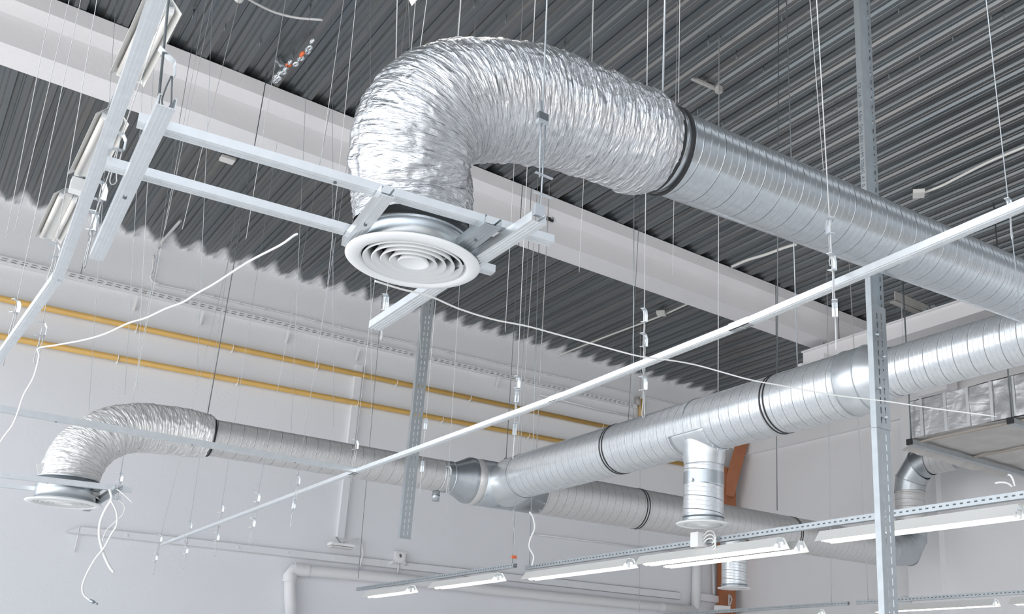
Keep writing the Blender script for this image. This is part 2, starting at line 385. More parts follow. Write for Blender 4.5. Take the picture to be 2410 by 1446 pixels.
# saddle and drop
mb = MB(); ns = 28
vs = []; fs = []
for i in range(ns+1):
    a = math.radians(-155+130*i/ns)
    for j in range(9):
        y_ = yd+(-.205+.41*j/8); lim = 1
        vs.append((XB+.2255*math.cos(a), y_, ZB+.2255*math.sin(a)))
for i in range(ns):
    for j in range(8):
        fs.append((i*9+j, i*9+j+1, (i+1)*9+j+1, (i+1)*9+j))
mb.add(vs, fs, smooth=True); sd = obj('saddle_plate', mb, 'galv_light', t, solid=.003)
def flare(c, r0, r1, ztop, zmid, Rm):
    # flared collar whose upper rim follows the round of the parent duct (axis along Y)
    vs = []; n = 64
    prof_ = [(r1, 1.0), (r1*.93, .8), (r0*1.06, .45), (r0*1.01, .2), (r0, 0)]
    for k in range(n):
        a = 2*math.pi*k/n
        for (r, h) in prof_:
            x, y = r*math.cos(a), r*math.sin(a); zt = ztop-math.sqrt(max(0, Rm*Rm-min(abs(x), Rm*.97)**2))
            vs.append((c[0]+x, c[1]+y, zmid+(zt-zmid)*h))
    m = len(prof_)
    return MB().add(vs, [(k*m+i, k*m+i+1, ((k+1) % n)*m+i+1, ((k+1) % n)*m+i) for k in range(n) for i in range(m-1)], smooth=True)
obj('saddle_collar', flare((XB, yd), .158, .178, ZB, ZB-.33, .224), 'galv_light', t)
dp = obj('drop_pipe', MB().tube(seg((XB, yd, ZB-.32), (XB, yd, zdd+.03), 20), .157, 96, uv=True), 'spiral2', t)
obj('joint_band', MB().band((XB, yd, ZB-.44), Ez, .157, .10, .003), 'galv', t)
for k in range(10):
    a = math.radians(-155+130*(k+.5)/10); obj('rivet', MB().box((XB+.229*math.cos(a), yd-.19, ZB+.229*math.sin(a)), (.01, .01, .01)), 'clip', t)
obj('test_plug', MB().tube([(XB-.157, yd-.04, ZB-.47), (XB-.175, yd-.045, ZB-.47)], .014, 12), 'clip', t)
t = thing('ceiling_diffuser', 'white round diffuser on the vertical drop pipe below the wide bright duct', 'air diffuser', (XB, yd, zdd))
diffuser(t, (XB, yd, zdd), .212, .160, .06, 5)

# --- far duct along X
YFd = 8.5; ZFd = 1.905
xl, xr1, xr2 = py(489, 1030, YFd).x, py(1066, 1125, YFd).x, py(1092, 1130, YFd).x
xend = py(2075, 1292, YFd).x
zz = lambda x: 1.925-.004*(x-2)
t = thing('far_duct', 'long spiral duct along the far wall, widening after its cone reducer', 'duct', (xl, YFd, ZFd))
obj('duct_pipe', MB().tube([(x, YFd, zz(x)) for x in [xl-.08+(xr1-xl+.08)*i/39 for i in range(40)]], .157, 112, uv=True), 'spiral3', t)
rf = .233
obj('reducer', MB().lathe((0, YFd, zz(xr1)), [(.158, xr1-.10), (.160, xr1-.04), (.160, xr1), (rf, xr2+.02), (rf+.002, xr2+.04), (rf+.002, xr2+.06)], Ex, 96), 'galv', t)
obj('duct_pipe', MB().tube([(x, YFd, zz(x)) for x in [xr2+.05+(xend-xr2-.05)*i/79 for i in range(80)]], rf, 128, uv=True), 'spiral3', t)
for x_ in (1033, 1058): obj('seam_ring', MB().ring((py(x_, 1120, YFd).x, YFd, ZFd+.01), Ex, .160, .005), 'clip', t)
obj('clamp_band', MB().band((xl+.02, YFd, zz(xl)), Ex, .160, .012, .005), 'black', t); obj('clamp_band', MB().band((xl-.03, YFd, zz(xl)), Ex, .160, .012, .005), 'black', t)
for x_, y_ in ((1498, 1190), (1858, 1258)):
    xx = py(x_, y_, YFd).x; clamp(t, (xx, YFd, zz(xx)), Ex, rf)
obj('tee_sleeve', MB().tube([(XB-.30, YFd, zz(XB)), (XB+.42, YFd, zz(XB))], rf+.004, 96), 'galv', t)
vs = []; nn = 96; hh = 12
for k in range(nn):
    a = 2*math.pi*k/nn
    for q in range(hh+1):
        f = q/hh; rx = .2245+.045*f**3; zc = .2245*math.sin(a); ye = -math.sqrt(max(0, .236**2-zc*zc))
        vs.append((XB+rx*math.cos(a), YFd-.44+(ye+.44)*f, ZB+(zz(XB)-ZB+.0)*f+zc))
obj('tee_collar', MB().add(vs, [(k*(hh+1)+i, k*(hh+1)+i+1, ((k+1) % nn)*(hh+1)+i+1, ((k+1) % nn)*(hh+1)+i) for k in range(nn) for i in range(hh)], smooth=True), 'galv_light', t)
yk = py(1191, 1082, YFd)
for dx in (-.1, .1): obj('hanger_yoke', MB().beam(yk+Ez*.01, Vector((yk.x+dx, YFd-.02, yk.z-.14)), .03, .02), 'black', t)
xs_ = py(1027, 1155, YFd).x
st = obj('stub_pipe', MB().tube([(xs_, YFd, ZFd-.14), (xs_, YFd, ZFd-.245)], .036, 32), 'galv', t)
obj('drain_ring', MB().band((xs_, YFd, ZFd-.19), Ez, .036, .006, .002), 'black', st)
for k in range(5):
    for dx in (-.28, .4):
        a = math.radians(-140+k*24); obj('rivet', MB().box((XB+dx, YFd+.238*math.cos(a), zz(XB)+.238*math.sin(a)), (.012, .012, .012)), 'clip', t)
# mitred elbow, riser, upper elbow, pipe to the box
Xr = py(2142, 1180, YFd).x; zt = 3.22; rr = .235
mit = [(Vector((xend-.02, YFd, zz(xend))), Ex), (Vector((xend+.12, YFd, zz(xend)+.0)), Ex), (Vector((Xr-.16, YFd, zz(xend)+.06)), (Ex*2+Ez).normalized()), (Vector((Xr-.02, YFd, zz(xend)+.24)), (Ex+Ez*2).normalized()), (Vector((Xr, YFd, zz(xend)+.40)), Ez)]
def mitre(parent, nodes, r, name='elbow_segment', m='galv'):
    for (a, ta), (b, tb) in zip(nodes, nodes[1:]):
        mb = MB(); n = 64; d = (b-a).normalized(); vs = []
        for p, tt in ((a, ta), (b, tb)):
            e1 = d.cross(Vector((0, 1, 0)) if abs(d.y) < .9 else Vector((1, 0, 0))).normalized(); e2 = d.cross(e1)
            for k in range(n):
                an = 2*math.pi*k/n; q = (e1*math.cos(an)+e2*math.sin(an))*r
                q2 = p+q-d*(q.dot(tt)/d.dot(tt)); vs.append(q2)
        mb.add(vs, [(k, (k+1) % n, n+(k+1) % n, n+k) for k in range(n)], smooth=True)
        obj(name, mb, m, parent)
        obj('seam_ring', MB().tube([v for v in vs[n:]], .005, 6, closed=True), 'galv_dark', parent)
mitre(t, mit, rf)
obj('riser_pipe', MB().tube(seg(mit[-1][0], (Xr, YFd, 2.86), 20), rf-.002, 96, uv=True), 'spiral3', t)
up = [(Vector((Xr, YFd, 2.84)), Ez), (Vector((Xr, YFd-.03, 3.02)), (Ez*2-Ey).normalized()), (Vector((Xr, YFd-.20, 3.22)), (Ez-Ey*2).normalized()), (Vector((Xr, YFd-.42, 3.29)), -Ey)]
mitre(t, up, rf+.002)
obj('duct_pipe', MB().tube(seg((Xr, YFd-.42, 3.29), (Xr, YFd-.86, 3.29), 20), rf-.002, 96, uv=True), 'spiral3', t)
vs = []; nn = 64
for f in [q/10 for q in range(11)]:
    for k in range(nn):
        a = 2*math.pi*k/nn; ca, sa = math.cos(a), math.sin(a); m_ = max(abs(ca), abs(sa)); g = f*f*(3-2*f)
        cx_ = Xr+(10.95-Xr)*f; cz_ = 3.29+(3.07-3.29)*f; y_ = YFd-.86+(6.62-YFd+.86)*f
        vs.append((cx_+rf*ca*(1-g)+g*1.0*ca/m_, y_, cz_+rf*sa*(1-g)+g*.21*sa/m_))
obj('transition_piece', MB().add(vs, [(i*nn+k, i*nn+(k+1) % nn, (i+1)*nn+(k+1) % nn, (i+1)*nn+k) for i in range(10) for k in range(nn)], smooth=True), 'galv', t)
# drop with diffuser under the far duct
P2 = py(1728, 1386, YFd)
obj('drop_pipe', MB().tube(seg((P2.x, YFd, zz(P2.x)-.2), (P2.x, YFd, P2.z+.03), 20), .158, 80, uv=True), 'spiral2', t)
obj('saddle_collar', flare((P2.x, YFd), .16, .185, zz(P2.x), zz(P2.x)-.36, rf), 'galv', t)
obj('damper_handle', MB().box((P2.x+.02, YFd-.17, P2.z+.42), (.05, .02, .12)), 'clip', t)
t = thing('ceiling_diffuser', 'small white round diffuser low beneath the far duct, beside the brown column', 'air diffuser', P2)
diffuser(t, P2, .208, .160, .05, 4)
# far flexible elbow
YS = 8.4
cen2 = [py(158, 1178, 8.32), py(163, 1140, 8.34), py(170, 1105, 8.36), py(196, 1062, 8.38), py(243, 1026, 8.40), py(305, 1009, 8.44), py(380, 1011, 8.48), py(440, 1019, 8.5), Vector((xl+.01, YFd, zz(xl)))]
pts = resample(bez(cen2, 30), .0075); m_ = len(pts); rad = [.198-.02*min(1, max(0, (i/m_-.9)/.1)) for i in range(m_)]; na = 140
t = thing('flexible_duct', 'smaller crinkled foil hose bending down at the lower left', 'hose', cen2[0])
obj('foil_jacket', MB().tube(pts, rad, na, cap=False, uv=True, prof=flex_profile(40, .0048, na)), 'foil2', t)
obj('torn_foil_flap', MB().box(py(97, 1106, 8.3), (.05, .02, .09), (1, 0, .3), (0, 1, 0), (-.3, 0, 1)).box(py(104, 1112, 8.3), (.04, .03, .07), (1, 0, -.5), (0, 1, 0), (.5, 0, 1)), 'foil2', t)
cF = py(150, 1186, 8.30)
t = thing('ceiling_diffuser', 'white round diffuser beneath the smaller foil hose at the lower left', 'air diffuser', cF)
diffuser(t, cF, .248, .196, .19, 5)

# ---------------------------------------------------------------- ceiling grid rails
def cprof(w, h, th=.0022, lip=.006):
    return [(-w/2, 0), (w/2, 0), (w/2, h), (w/2-lip, h), (w/2-lip, h-th), (w/2-th, h-th), (w/2-th, th), (-w/2+th, th), (-w/2+th, h-th), (-w/2+lip, h-th), (-w/2+lip, h), (-w/2, h)]
def rail(name, label, a, b, w=.045, h=.027, m='rail', group='ceiling grid rails', cat='ceiling rail', parent=None, lipped=True):
    a, b = Vector(a), Vector(b); mb = MB().prism(cprof(w, h), a, b)
    d = (b-a).normalized(); X = d.cross(Ez).normalized(); L = (b-a).length
    for s in (-.22, .0, .22): mb.beam(a+X*w*s+Vector((0, 0, -.0007)), b+X*w*s+Vector((0, 0, -.0007)), .0035, .0014)
    if parent: o = obj(name, mb, m, parent)
    else: o = tag(obj(name, mb, m), label, cat, group)
    n = max(1, int(L/.55)); ms = MB()
    for i in range(n):
        p = a.lerp(b, (i+.5)/n+random.uniform(-.1, .1)/n); ms.tube([p+Vector((0, 0, -.004)), p+Vector((0, 0, .001))], .0045, 8)
    if not parent: obj('screw_heads', ms, 'darkrod', o)
    return o
zg = 1.2
def gz(x, y, z=zg): return pz(x, y, z)
rail('ceiling_rail', 'zinc rail passing in front of the big foil hose neck, nearest of its pair', gz(322, 293, 1.205), gz(1298, 576, 1.205), w=.036, h=.023)
rail('ceiling_rail', 'zinc rail leading from the left long rail to behind the near diffuser', gz(247, 394, 1.205), gz(1160, 645, 1.205), w=.036, h=.023)
rail('ceiling_rail', 'bright short rail crossing both long ones at the upper left, end hanging free', gz(391, 252, 1.175), gz(226, 612, 1.175), w=.036)
rail('ceiling_rail', 'bright stub rail left of the near diffuser neck', gz(912, 462, 1.175), gz(818, 582, 1.175), w=.036)
rail('ceiling_rail', 'dark stub rail right of the near diffuser neck', gz(1160, 532, 1.18), gz(1085, 592, 1.18), w=.05, m='galv_dark')
rail('ceiling_rail', 'diagonal zinc rail just right of the near diffuser, clipped at its upper end', gz(1268, 524, 1.17), gz(882, 776, 1.17), w=.045)
# long left rail in two sections, kinked at the joint
L0, L1, L2 = gz(392, -60, 1.24), gz(136, 658, 1.24), gz(-30, 885, 1.24)
t = thing('ceiling_rail', 'long zinc rail down the left edge, kinked at its joint', 'ceiling rail', L1, 'ceiling grid rails')
rail('rail_section', '', L0, L1, w=.030, parent=t); rail('rail_section', '', L1+(L2-L1)*.01, L2, w=.030, parent=t)
# long diagonal rail in sections
pts = [gz(2440, 478), gz(1745, 772), gz(1312, 943), gz(832, 1116), gz(379, 1286)]
t = thing('ceiling_rail', 'very long zinc rail crossing the whole picture diagonally in front of the ducts', 'ceiling rail', pts[2], 'ceiling grid rails')
for i, (a, b) in enumerate(zip(pts, pts[1:])): rail('rail_section', '', a, b+(a-b).normalized()*.004, w=.032, h=.022, parent=t)
for p, q in zip(pts[1:-1], pts[2:]): obj('rail_joint', MB().prism(cprof(.035, .024), p+(p-q).normalized()*.05, p-(p-q).normalized()*.05), 'rail', t)
# far grid
rail('ceiling_rail', 'long rail passing in front of the smaller foil hose and far duct', gz(-60, 960), gz(836, 1113), w=.042, h=.03)
ry = lambda x, y, Y: py(x, y, Y)
rail('ceiling_rail', 'rail in front of the lower left diffuser neck', ry(-50, 1119, 8.06), ry(309, 1160, 8.06), w=.04, h=.04)
rail('ceiling_rail', 'rail behind the lower left diffuser neck', ry(-50, 1142, 8.6), ry(283, 1177, 8.6), w=.04, h=.03)
rail('ceiling_rail', 'short cross rail right of the lower left diffuser', ry(279, 1152, 7.9), ry(202, 1204, 8.7), w=.05, h=.03, m='galv_dark')
rail('ceiling_rail', 'short dark cross rail touching the lower left diffuser neck', ry(233, 1152, 8.06), ry(208, 1170, 8.55), w=.05, h=.03, m='galv_dark')

# ---------------------------------------------------------------- slotted struts
# main strut: three lengths
Pm = pd(2078, 1000, 5.0); xm, ym = Pm.x, Pm.y; W, D = .112, .036
zA = px(2062, 722, xm).z; zB = px(2070, 1012, xm).z; zbot = -1.6
x0 = xm-.055
t = thing('slotted_strut', 'tall galvanised slotted strut standing at the right, printed on its upper side', 'strut', (x0, ym, ZF))
mb = MB()
mb.add([(x0, ym, zB+.004), (x0, ym+D, zB+.004), (x0, ym+D, H+.03), (x0, ym, H+.03)], [(0, 1, 2, 3)])
mb.slotted((x0, ym+D, zB+.004), Ex, Ez, W, H+.026-zB, [.03], .026, .008, .056)
mb.slotted((x0+W, ym+D, zB+.004), -Ey, Ez, D, H+.026-zB, [.018], .032, .010, .056)
mb.add([(x0, ym, zB+.004), (x0+.01, ym, zB+.004), (x0+.01, ym, H+.03), (x0, ym, H+.03)], [(0, 1, 2, 3)])
mb.add([(x0+W*.45, ym+D-.006, zB), (x0+W*.55, ym+D-.006, zB), (x0+W*.55, ym+D-.006, H), (x0+W*.45, ym+D-.006, H)], [(0, 1, 2, 3)])
obj('upper_channel', mb, 'galv_dark', t, solid=.002)
mb = MB()
mb.add([(x0-.004, ym-.003, zB), (x0-.004, ym+D-.008, zB), (x0-.004, ym+D-.008, zA), (x0-.004, ym-.003, zA)], [(0, 1, 2, 3)])
mb.slotted((x0-.004, ym-.003, zB), Ex, Ez, W+.01, zA-zB, [.043, .081], .036, .008, .054, [0, .006])
obj('splice_plate', mb, 'galv_dark', t, solid=.002)
mb = MB()
mb.add([(x0, ym, zbot), (x0, ym+D, zbot), (x0, ym+D, zB), (x0, ym, zB)], [(0, 1, 2, 3)])
mb.slotted((x0, ym, zbot), Ex, Ez, W, zB-zbot, [.040, .076], .036, .008, .054, [0, .008])
mb.add([(x0+W, ym, zbot), (x0+W, ym+D, zbot), (x0+W, ym+D, zB), (x0+W, ym, zB)], [(0, 1, 2, 3)])
obj('lower_channel', mb, 'galv_dark', t, solid=.002)
for x_, y_ in ((2064, 788), (2080, 840), (2070, 914), (2084, 983)):
    p = py(x_, y_, ym-.012); o = obj('bolt', MB().tube([p+Ey*.012, p-Ey*.014], .0035, 8).tube([p-Ey*.002, p-Ey*.008], .009, 6).beam(p-Ex*.014, p+Ex*.014, .005, .005), 'clip', t)
# printed marking on the narrow side
cu = bpy.data.curves.new('marking', 'FONT'); cu.body = 'CE UA 100  4.0m  DIN-EN 14195 2006G A1 0'; cu.size = .032; cu.space_character = 1.12
tmp = bpy.data.objects.new('tmp', cu); COL.objects.link(tmp); bpy.context.view_layer.update()
dg = bpy.context.evaluated_depsgraph_get(); me = bpy.data.meshes.new_from_object(tmp.evaluated_get(dg)); bpy.data.objects.remove(tmp)
me.name = 'printed_marking'; zt0 = px(2022, 196, x0).z
for v in me.vertices:
    a, b = v.co.x, v.co.y; v.co = Vector((x0-.0016, ym+D-.006-b, zt0-a)) - Vector((x0, ym, ZF))
me.materials.clear(); me.materials.append(M['ink'])
to = bpy.data.objects.new('printed_marking', me); COL.objects.link(to); to.parent = t
# second strut hanging behind
Q = pd(952, 1269, 8.0); ztop = Q.z+3.0
t = thing('slotted_strut', 'slotted strut hanging left of centre behind the diagonal rail, cut end down', 'strut', Q)
x1_ = Q.x-.045
mb = MB(); mb.slotted((x1_, Q.y, Q.z), Ex, Ez, .10, 3.0, [.033, .067], .034, .009, .055, [0, .006])
obj('slotted_face', mb, 'galv_dark', t, solid=.002)
obj('side_flange', MB().add([(x1_, Q.y, Q.z+.0), (x1_, Q.y+.045, Q.z+.0), (x1_, Q.y+.045, ztop), (x1_, Q.y, ztop)], [(0, 1, 2, 3)]), 'galv', t, solid=.002)
obj('side_flange', MB().add([(x1_+.1, Q.y, Q.z+.0), (x1_+.1, Q.y+.045, Q.z+.0), (x1_+.1, Q.y+.045, ztop), (x1_+.1, Q.y, ztop)], [(0, 1, 2, 3)]), 'galv', t, solid=.002)
obj('suspension_rod', MB().tube([(x1_+.05, Q.y+.01, ztop-.03), (x1_+.05, Q.y+.01, H)], .004, 8), 'wire', t)

# ---------------------------------------------------------------- fluorescent rows
def lamp_rail(label, X, z, ya, yb, m='galv', group='perforated lamp rails'):
    ya, yb = min(ya, yb), max(ya, yb); mb = MB()
    mb.slotted((X-.021, ya, z), Ez, Ey, .042, yb-ya, [.022], .022, .010, .05)
    mb.slotted((X+.021, ya, z), Ez, Ey, .042, yb-ya, [.022], .022, .010, .05)
    mb.add([(X-.021, ya, z), (X+.021, ya, z), (X+.021, yb, z), (X-.021, yb, z)], [(0, 1, 2, 3)])
    mb.add([(X-.021, ya, z+.042), (X-.012, ya, z+.042), (X-.012, yb, z+.042), (X-.021, yb, z+.042)], [(0, 1, 2, 3)])
    return tag(obj('lamp_rail', mb, m, solid=.002), label, 'lamp rail', group)
def lamp(label, X, z, ya, yb, lit=True, tubes=(0,), w=.085, hh=.075, tilt=0, group='fluorescent battens'):
    ya, yb = min(ya, yb), max(ya, yb); t = thing('fluorescent_lamp', label, 'lamp', (X, (ya+yb)/2, z), group)
    c, s_ = math.cos(tilt), math.sin(tilt)
    def q(x, y, zz_): return (X+x*c-zz_*s_, y, z+x*s_+zz_*c)
    pr = [(-w, -hh), (-w*.35, 0), (w*.35, 0), (w, -hh)]
    mb = MB()
    for (a, b), (e, f) in zip(pr, pr[1:]): mb.add([q(a, ya, b), q(e, ya, f), q(e, yb, f), q(a, yb, b)], [(0, 1, 2, 3)])
    obj('reflector', mb, 'lampw', t, solid=.0015)
    for y_ in (ya+.012, yb-.012):
        obj('end_plate', MB().add([q(-w*.62, y_, -hh*.55), q(-w*.33, y_, -.004), q(w*.33, y_, -.004), q(w*.62, y_, -hh*.55), q(w*.34, y_, -hh*.72), q(.3*w, y_, -hh*.4), q(-.3*w, y_, -hh*.4), q(-w*.34, y_, -hh*.72)], [tuple(range(8))]), 'clip' if y_ < (ya+yb)/2 else 'lampw', t, solid=.0015)
    for dx in tubes:
        o = obj('lamp_tube', MB().tube([q(dx, ya+.05, -hh*.82), q(dx, yb-.05, -hh*.82)], .018, 16), 'tube' if lit else 'tube_off', t)
        for y0, y1_ in ((ya+.022, ya+.055), (yb-.055, yb-.022)):
            obj('lamp_holder', MB().box(q(dx, (y0+y1_)/2, -hh*.65), (.03, abs(y1_-y0)*.8, hh*.7)), 'white', t)
    if len(tubes) > 1: obj('gear_tray', MB().box(q(0, (ya+yb)/2, -hh*.5), (w*.55, yb-ya-.04, hh*.55), (c, 0, s_), (0, 1, 0), (-s_, 0, c)), 'lampw', t)
    return t
ZR = 1.05; XR = pz(1700, 1276, ZR).x
ly = lambda x, y: px(x, y, XR).y
XR1 = pz(1000, 1368, ZR).x
lamp_rail('perforated lamp rail, left run near the bottom centre', XR1, ZR, px(1212, 1337, XR1).y, px(842, 1390, XR1).y, 'galv_dark')
lamp_rail('perforated lamp rail, long right run passing under the round drop diffuser', XR, ZR, ly(2440, 1150), ly(1240, 1336), 'galv_dark')
zl_ = ZR-.03
lamp('lit batten at the left end of the bottom rail', XR1, zl_, px(866, 1400, XR1).y, px(970, 1385, XR1).y)
lamp('lit batten second from left on the bottom rail', XR1, zl_, px(1022, 1385, XR1).y, px(1176, 1360, XR1).y)
lamp('lit batten just right of the rail gap', XR, zl_, ly(1243, 1355), ly(1485, 1320))
lamp('lit batten under the drop diffuser, nearer camera of two overlapping', XR, zl_, ly(1512, 1315), ly(1840, 1272))
lamp('lit batten end showing just behind the one under the drop diffuser', XR+.22, zl_, px(1560, 1305, XR+.22).y, px(1886, 1268, XR+.22).y)
lamp('brightest long lit batten at the right, crossed by tall strut', XR, zl_, ly(1935, 1250), ly(2403, 1180), tubes=(-.03, .03))
XR2 = pz(1850, 1434, .92).x; z2_ = .92
lamp_rail('perforated lamp rail at the bottom edge, left of its gap', XR2, z2_, px(1560, 1446, XR2).y, px(1997, 1427, XR2).y, 'galv_dark')
lamp_rail('perforated lamp rail at the bottom edge, right of its gap', XR2, z2_, px(2017, 1425, XR2).y, px(2440, 1405, XR2).y, 'galv_dark')
lamp('batten at the bottom edge right of the tall strut', XR2, z2_-.03, px(2056, 1436, XR2).y, px(2345, 1415, XR2).y)
lamp('batten cut by the bottom right picture corner', XR2, z2_-.03, px(2383, 1420, XR2).y, px(2383, 1420, XR2).y-1.2)
lamp('batten cut by the bottom edge below the brown column', XR2, z2_-.03, px(1560, 1460, XR2).y, px(1935, 1445, XR2).y)
# unlit old battens near the deck on the left
ZL = 3.5
for lab, (xa, ya_), (xb, yb_) in (('unlit twin batten in front of the concrete beam at upper left', (303, 186), (380, 5)), ('unlit twin batten above the long left rail, middle one', (262, 272), (200, 418)), ('unlit twin batten nearest the far wall at upper left', (163, 460), (112, 562))):
    a, b = pz(xa, ya_, ZL), pz(xb, yb_, ZL); X_ = (a.x+b.x)/2
    lamp(lab, X_, ZL+.05, a.y, b.y, False, (-.045, .045), w=.095, hh=.07, group='unlit twin battens')
lr = lamp_rail('grey perforated lamp rail above the unlit battens', .63, ZL+.075, pz(400, 40, ZL).y, pz(120, 525, ZL).y, 'galv_dark')
obj('junction_box', MB().box((.65, pz(184, 437, ZL).y+.06, ZL+.02), (.12, .10, .10)), 'white', lr)
a = pz(1010, -95, ZL); b = pz(925, -32, ZL)
lamp('batten end peeping in at the top edge above the foil hose', a.x-.02, ZL+.03, a.y-.9, b.y+.02, True, (-.03, .03), group='fluorescent battens')
# junction box on the rail
p = px(1646, 1272, XR-.05)
t = thing('junction_box', 'white square junction box with looped cables on the lamp rail', 'junction box', p)
obj('box_body', MB().box(p, (.09, .085, .11)), 'white', t)
obj('box_lid', MB().box(p-Ex*.05, (.012, .09, .115)), 'white', t)
for k in range(3):
    q0 = p-Ey*.05+Ez*(.03-.03*k); obj('cable_loop', MB().tube(bez([q0, q0-Ey*.05+Ez*.03, q0-Ey*.11+Ez*.02, q0-Ey*.14-Ez*.04, q0-Ey*.10-Ez*.07], 8), .006, 8), 'cable', t)

# ---------------------------------------------------------------- wires and rods hung from the deck
def hang(x, y, z, x2=None, y2=None, Y=None, X=None, up=H):
    P = py(x, y, Y) if Y else (px(x, y, X) if X else pz(x, y, z))
    if x2 is None: return P, Vector((P.x, P.y, up))
    d = ray(x2, y2); t_ = (P.x*d.x+P.y*d.y)/(d.x*d.x+d.y*d.y); Qp = d*t_
    if Qp.z-P.z < .15: return P, Vector((P.x, P.y, up))
    s = (up-P.z)/(Qp.z-P.z); T_ = P+(Qp-P)*s; h = Vector((T_.x-P.x, T_.y-P.y, 0))
    if h.length > .45: h = h*.45/h.length
    return P, Vector((P.x+h.x, P.y+h.y, up))
def clipset(P, top, k, label, s=1.0, turn=0):
    # spring hanger on its wire: bent plate with a wire loop
    d = (top-P).normalized(); c = P
    t = thing('hanger_clip', label, 'hanger clip', c, 'spring hanger clips')
    cz, sz = math.cos(turn), math.sin(turn); U = Vector((cz, sz, 0)); V = Vector((-sz, cz, 0))
    pl = [c-U*.022*s+Ez*.030*s, c+U*.006*s+Ez*.030*s, c+U*.016*s+Ez*.012*s, c+U*.016*s-Ez*.022*s, c-U*.018*s-Ez*.030*s]
    mb = MB()
    for a, b in zip(pl, pl[1:]): mb.add([a-V*.010*s, a+V*.010*s, b+V*.010*s, b-V*.010*s], [(0, 1, 2, 3)])
    obj('bent_plate', mb, 'clip', t, solid=.0015)
    lo = [c+U*.012*s-Ez*.02*s, c+U*.010*s-Ez*.10*s, c+U*.014*s-Ez*.13*s, c+U*.004*s-Ez*.145*s, c-U*.004*s-Ez*.13*s, c-Ez*.06*s, c+Ez*.02*s]
    obj('wire_loop', MB().tube(bez(lo, 4), .0018*s, 6), 'wire', t)
WN = 'wires hanging from the deck'
def wire(label, x, y, z=None, x2=None, y2=None, r=.0022, m='wire', Y=None, X=None, clips=(), name='hanger_wire', cat='wire', grp=WN, cs=1.0, up=H):
    P, T_ = hang(x, y, z, x2, y2, Y, X, up)
    T_ = T_+(T_-P).normalized()*.03
    tag(obj(name, MB().tube([P, (P+T_)/2, T_], r*.66, 8), m), label, cat, grp)
    d = (T_-P)
    for i, (cx_, cy_) in enumerate(clips):
        dd = ray(cx_, cy_)
        # nearest point on wire to the clip's line of sight
        w0 = P; a = d.dot(d); b = d.dot(dd); c = dd.dot(dd); e = d.dot(w0); f = dd.dot(w0)
        s = (b*f-c*e)/(a*c-b*b); C = P+d*s
        clipset(C, T_, i, f'spring clip on {label}' if len(clips) == 1 else f'{("upper", "middle", "lower")[i] if len(clips) == 3 else ("upper", "lower")[i]} spring clip on {label}', cs, random.uniform(0, 1.2))
w = wire
w('leftmost wire crossing the concrete beam', 14, 560, 1.9, 122, 0)
w('second wire from left crossing the beam', 34, 545, 1.95, 163, 0)
w('third wire from left crossing the beam', 8, 862, 1.26, 190, 0, clips=((33, 722),))
w('fourth wire from left, holding the white rope corner', 91, 820, 1.26, 228, 0, clips=((125, 590), (92, 775)))
w('wire ending above the lower left foil hose top', 209, 967, 1.5, 239, 515, r=.0018, m='rod')
w('wire ending between the ochre pipes and hose, left', 294, 929, 1.5, 301, 640, r=.0018, m='rod')
w('thin wire just left of the long dark hose rod', 463, 900, 1.5, 477, 563, r=.0018, m='rod')
w('wire ending right above the hose crown', 322, 919, 1.6, 341, 553, r=.002)
w('faint wire down to the hose crown', 308, 968, 1.55, 359, 690, r=.0018)
w('dark rod carrying the smaller foil hose joint', 487, 985, None, 630, 166, r=.006, m='darkrod', Y=8.5, name='threaded_rod', cat='rod', grp='threaded rods')
w('white cord from the ceiling rose left of the foil hose', 429, 540, 3.0, 561, 6, r=.003)
w('thin wire left of the white cord', 388, 542, 3.0, 477, 112, r=.0022)
w('wire ending below the near rail, right of the white cord', 579, 563, 2.8, 672, 0, r=.0028)
w('wire to the right edge of the white rope', 752, 400, 3.0, 798, 77, r=.0026)
w('wire crossing the rope end, left of the foil hose', 771, 670, 1.6, 790, 480, r=.0018)
w('wire second from left at the diagonal rail tip', 435, 1316, 1.0, 470, 1077, r=.0022, m='rod', clips=((449, 1238), (438, 1296)), cs=1.15)
w('wire with clips at the diagonal rail tip', 363, 1326, 1.0, 424, 1077, r=.0022, m='rod', clips=((374, 1268), (366, 1312)), cs=1.15)
w('wire with clips third from the diagonal rail tip', 507, 1290, 1.04, 612, 601, r=.0022, m='rod', clips=((522, 1198), (511, 1265)), cs=1.15)
w('wire with clips fourth from the diagonal rail tip', 591, 1252, 1.05, 681, 770, r=.0022, m='rod', clips=((603, 1172), (595, 1232)), cs=1.15)
w('wire with clips fifth from the diagonal rail tip', 688, 1205, 1.06, 755, 781, r=.0022, m='rod', clips=((701, 1132), (691, 1188)), cs=1.1)
w('thin wire down to the far duct, left of the slotted strut', 685, 1015, 1.7, 707, 515, r=.002, m='rod')
w('thin wire over the ochre pipes right of the rope', 785, 1005, 1.7, 780, 570, r=.002, m='rod')
w('clip wire above the diagonal rail crossing of the far duct', 822, 1178, 1.15, 881, 670, r=.0022, clips=((836, 1048),), cs=1.1)
w('dark rod down to the floodlight cable by the slotted strut', 843, 1362, .9, 892, 788, r=.004, m='darkrod', name='threaded_rod', cat='rod', grp='threaded rods')
w('thin wire below the near diffuser, left', 874, 980, 1.8, 873, 674, r=.0018)
w('thin wire below the near diffuser, right', 990, 840, 1.9, 982, 684, r=.0018)
w('clip wire in front of the slotted strut', 988, 1172, 1.1, 1018, 800, r=.0022, clips=((998, 1000), (988, 1100)), cs=1.1)
w('faint wire left of the tee piece', 1047, 1262, 1.0, 1080, 700, r=.002, clips=((1052, 1110),), cs=1.2)
w('free-ending white wire in front of the beam, left of three', 1189, 781, 2.4, 1210, 388, r=.0035)
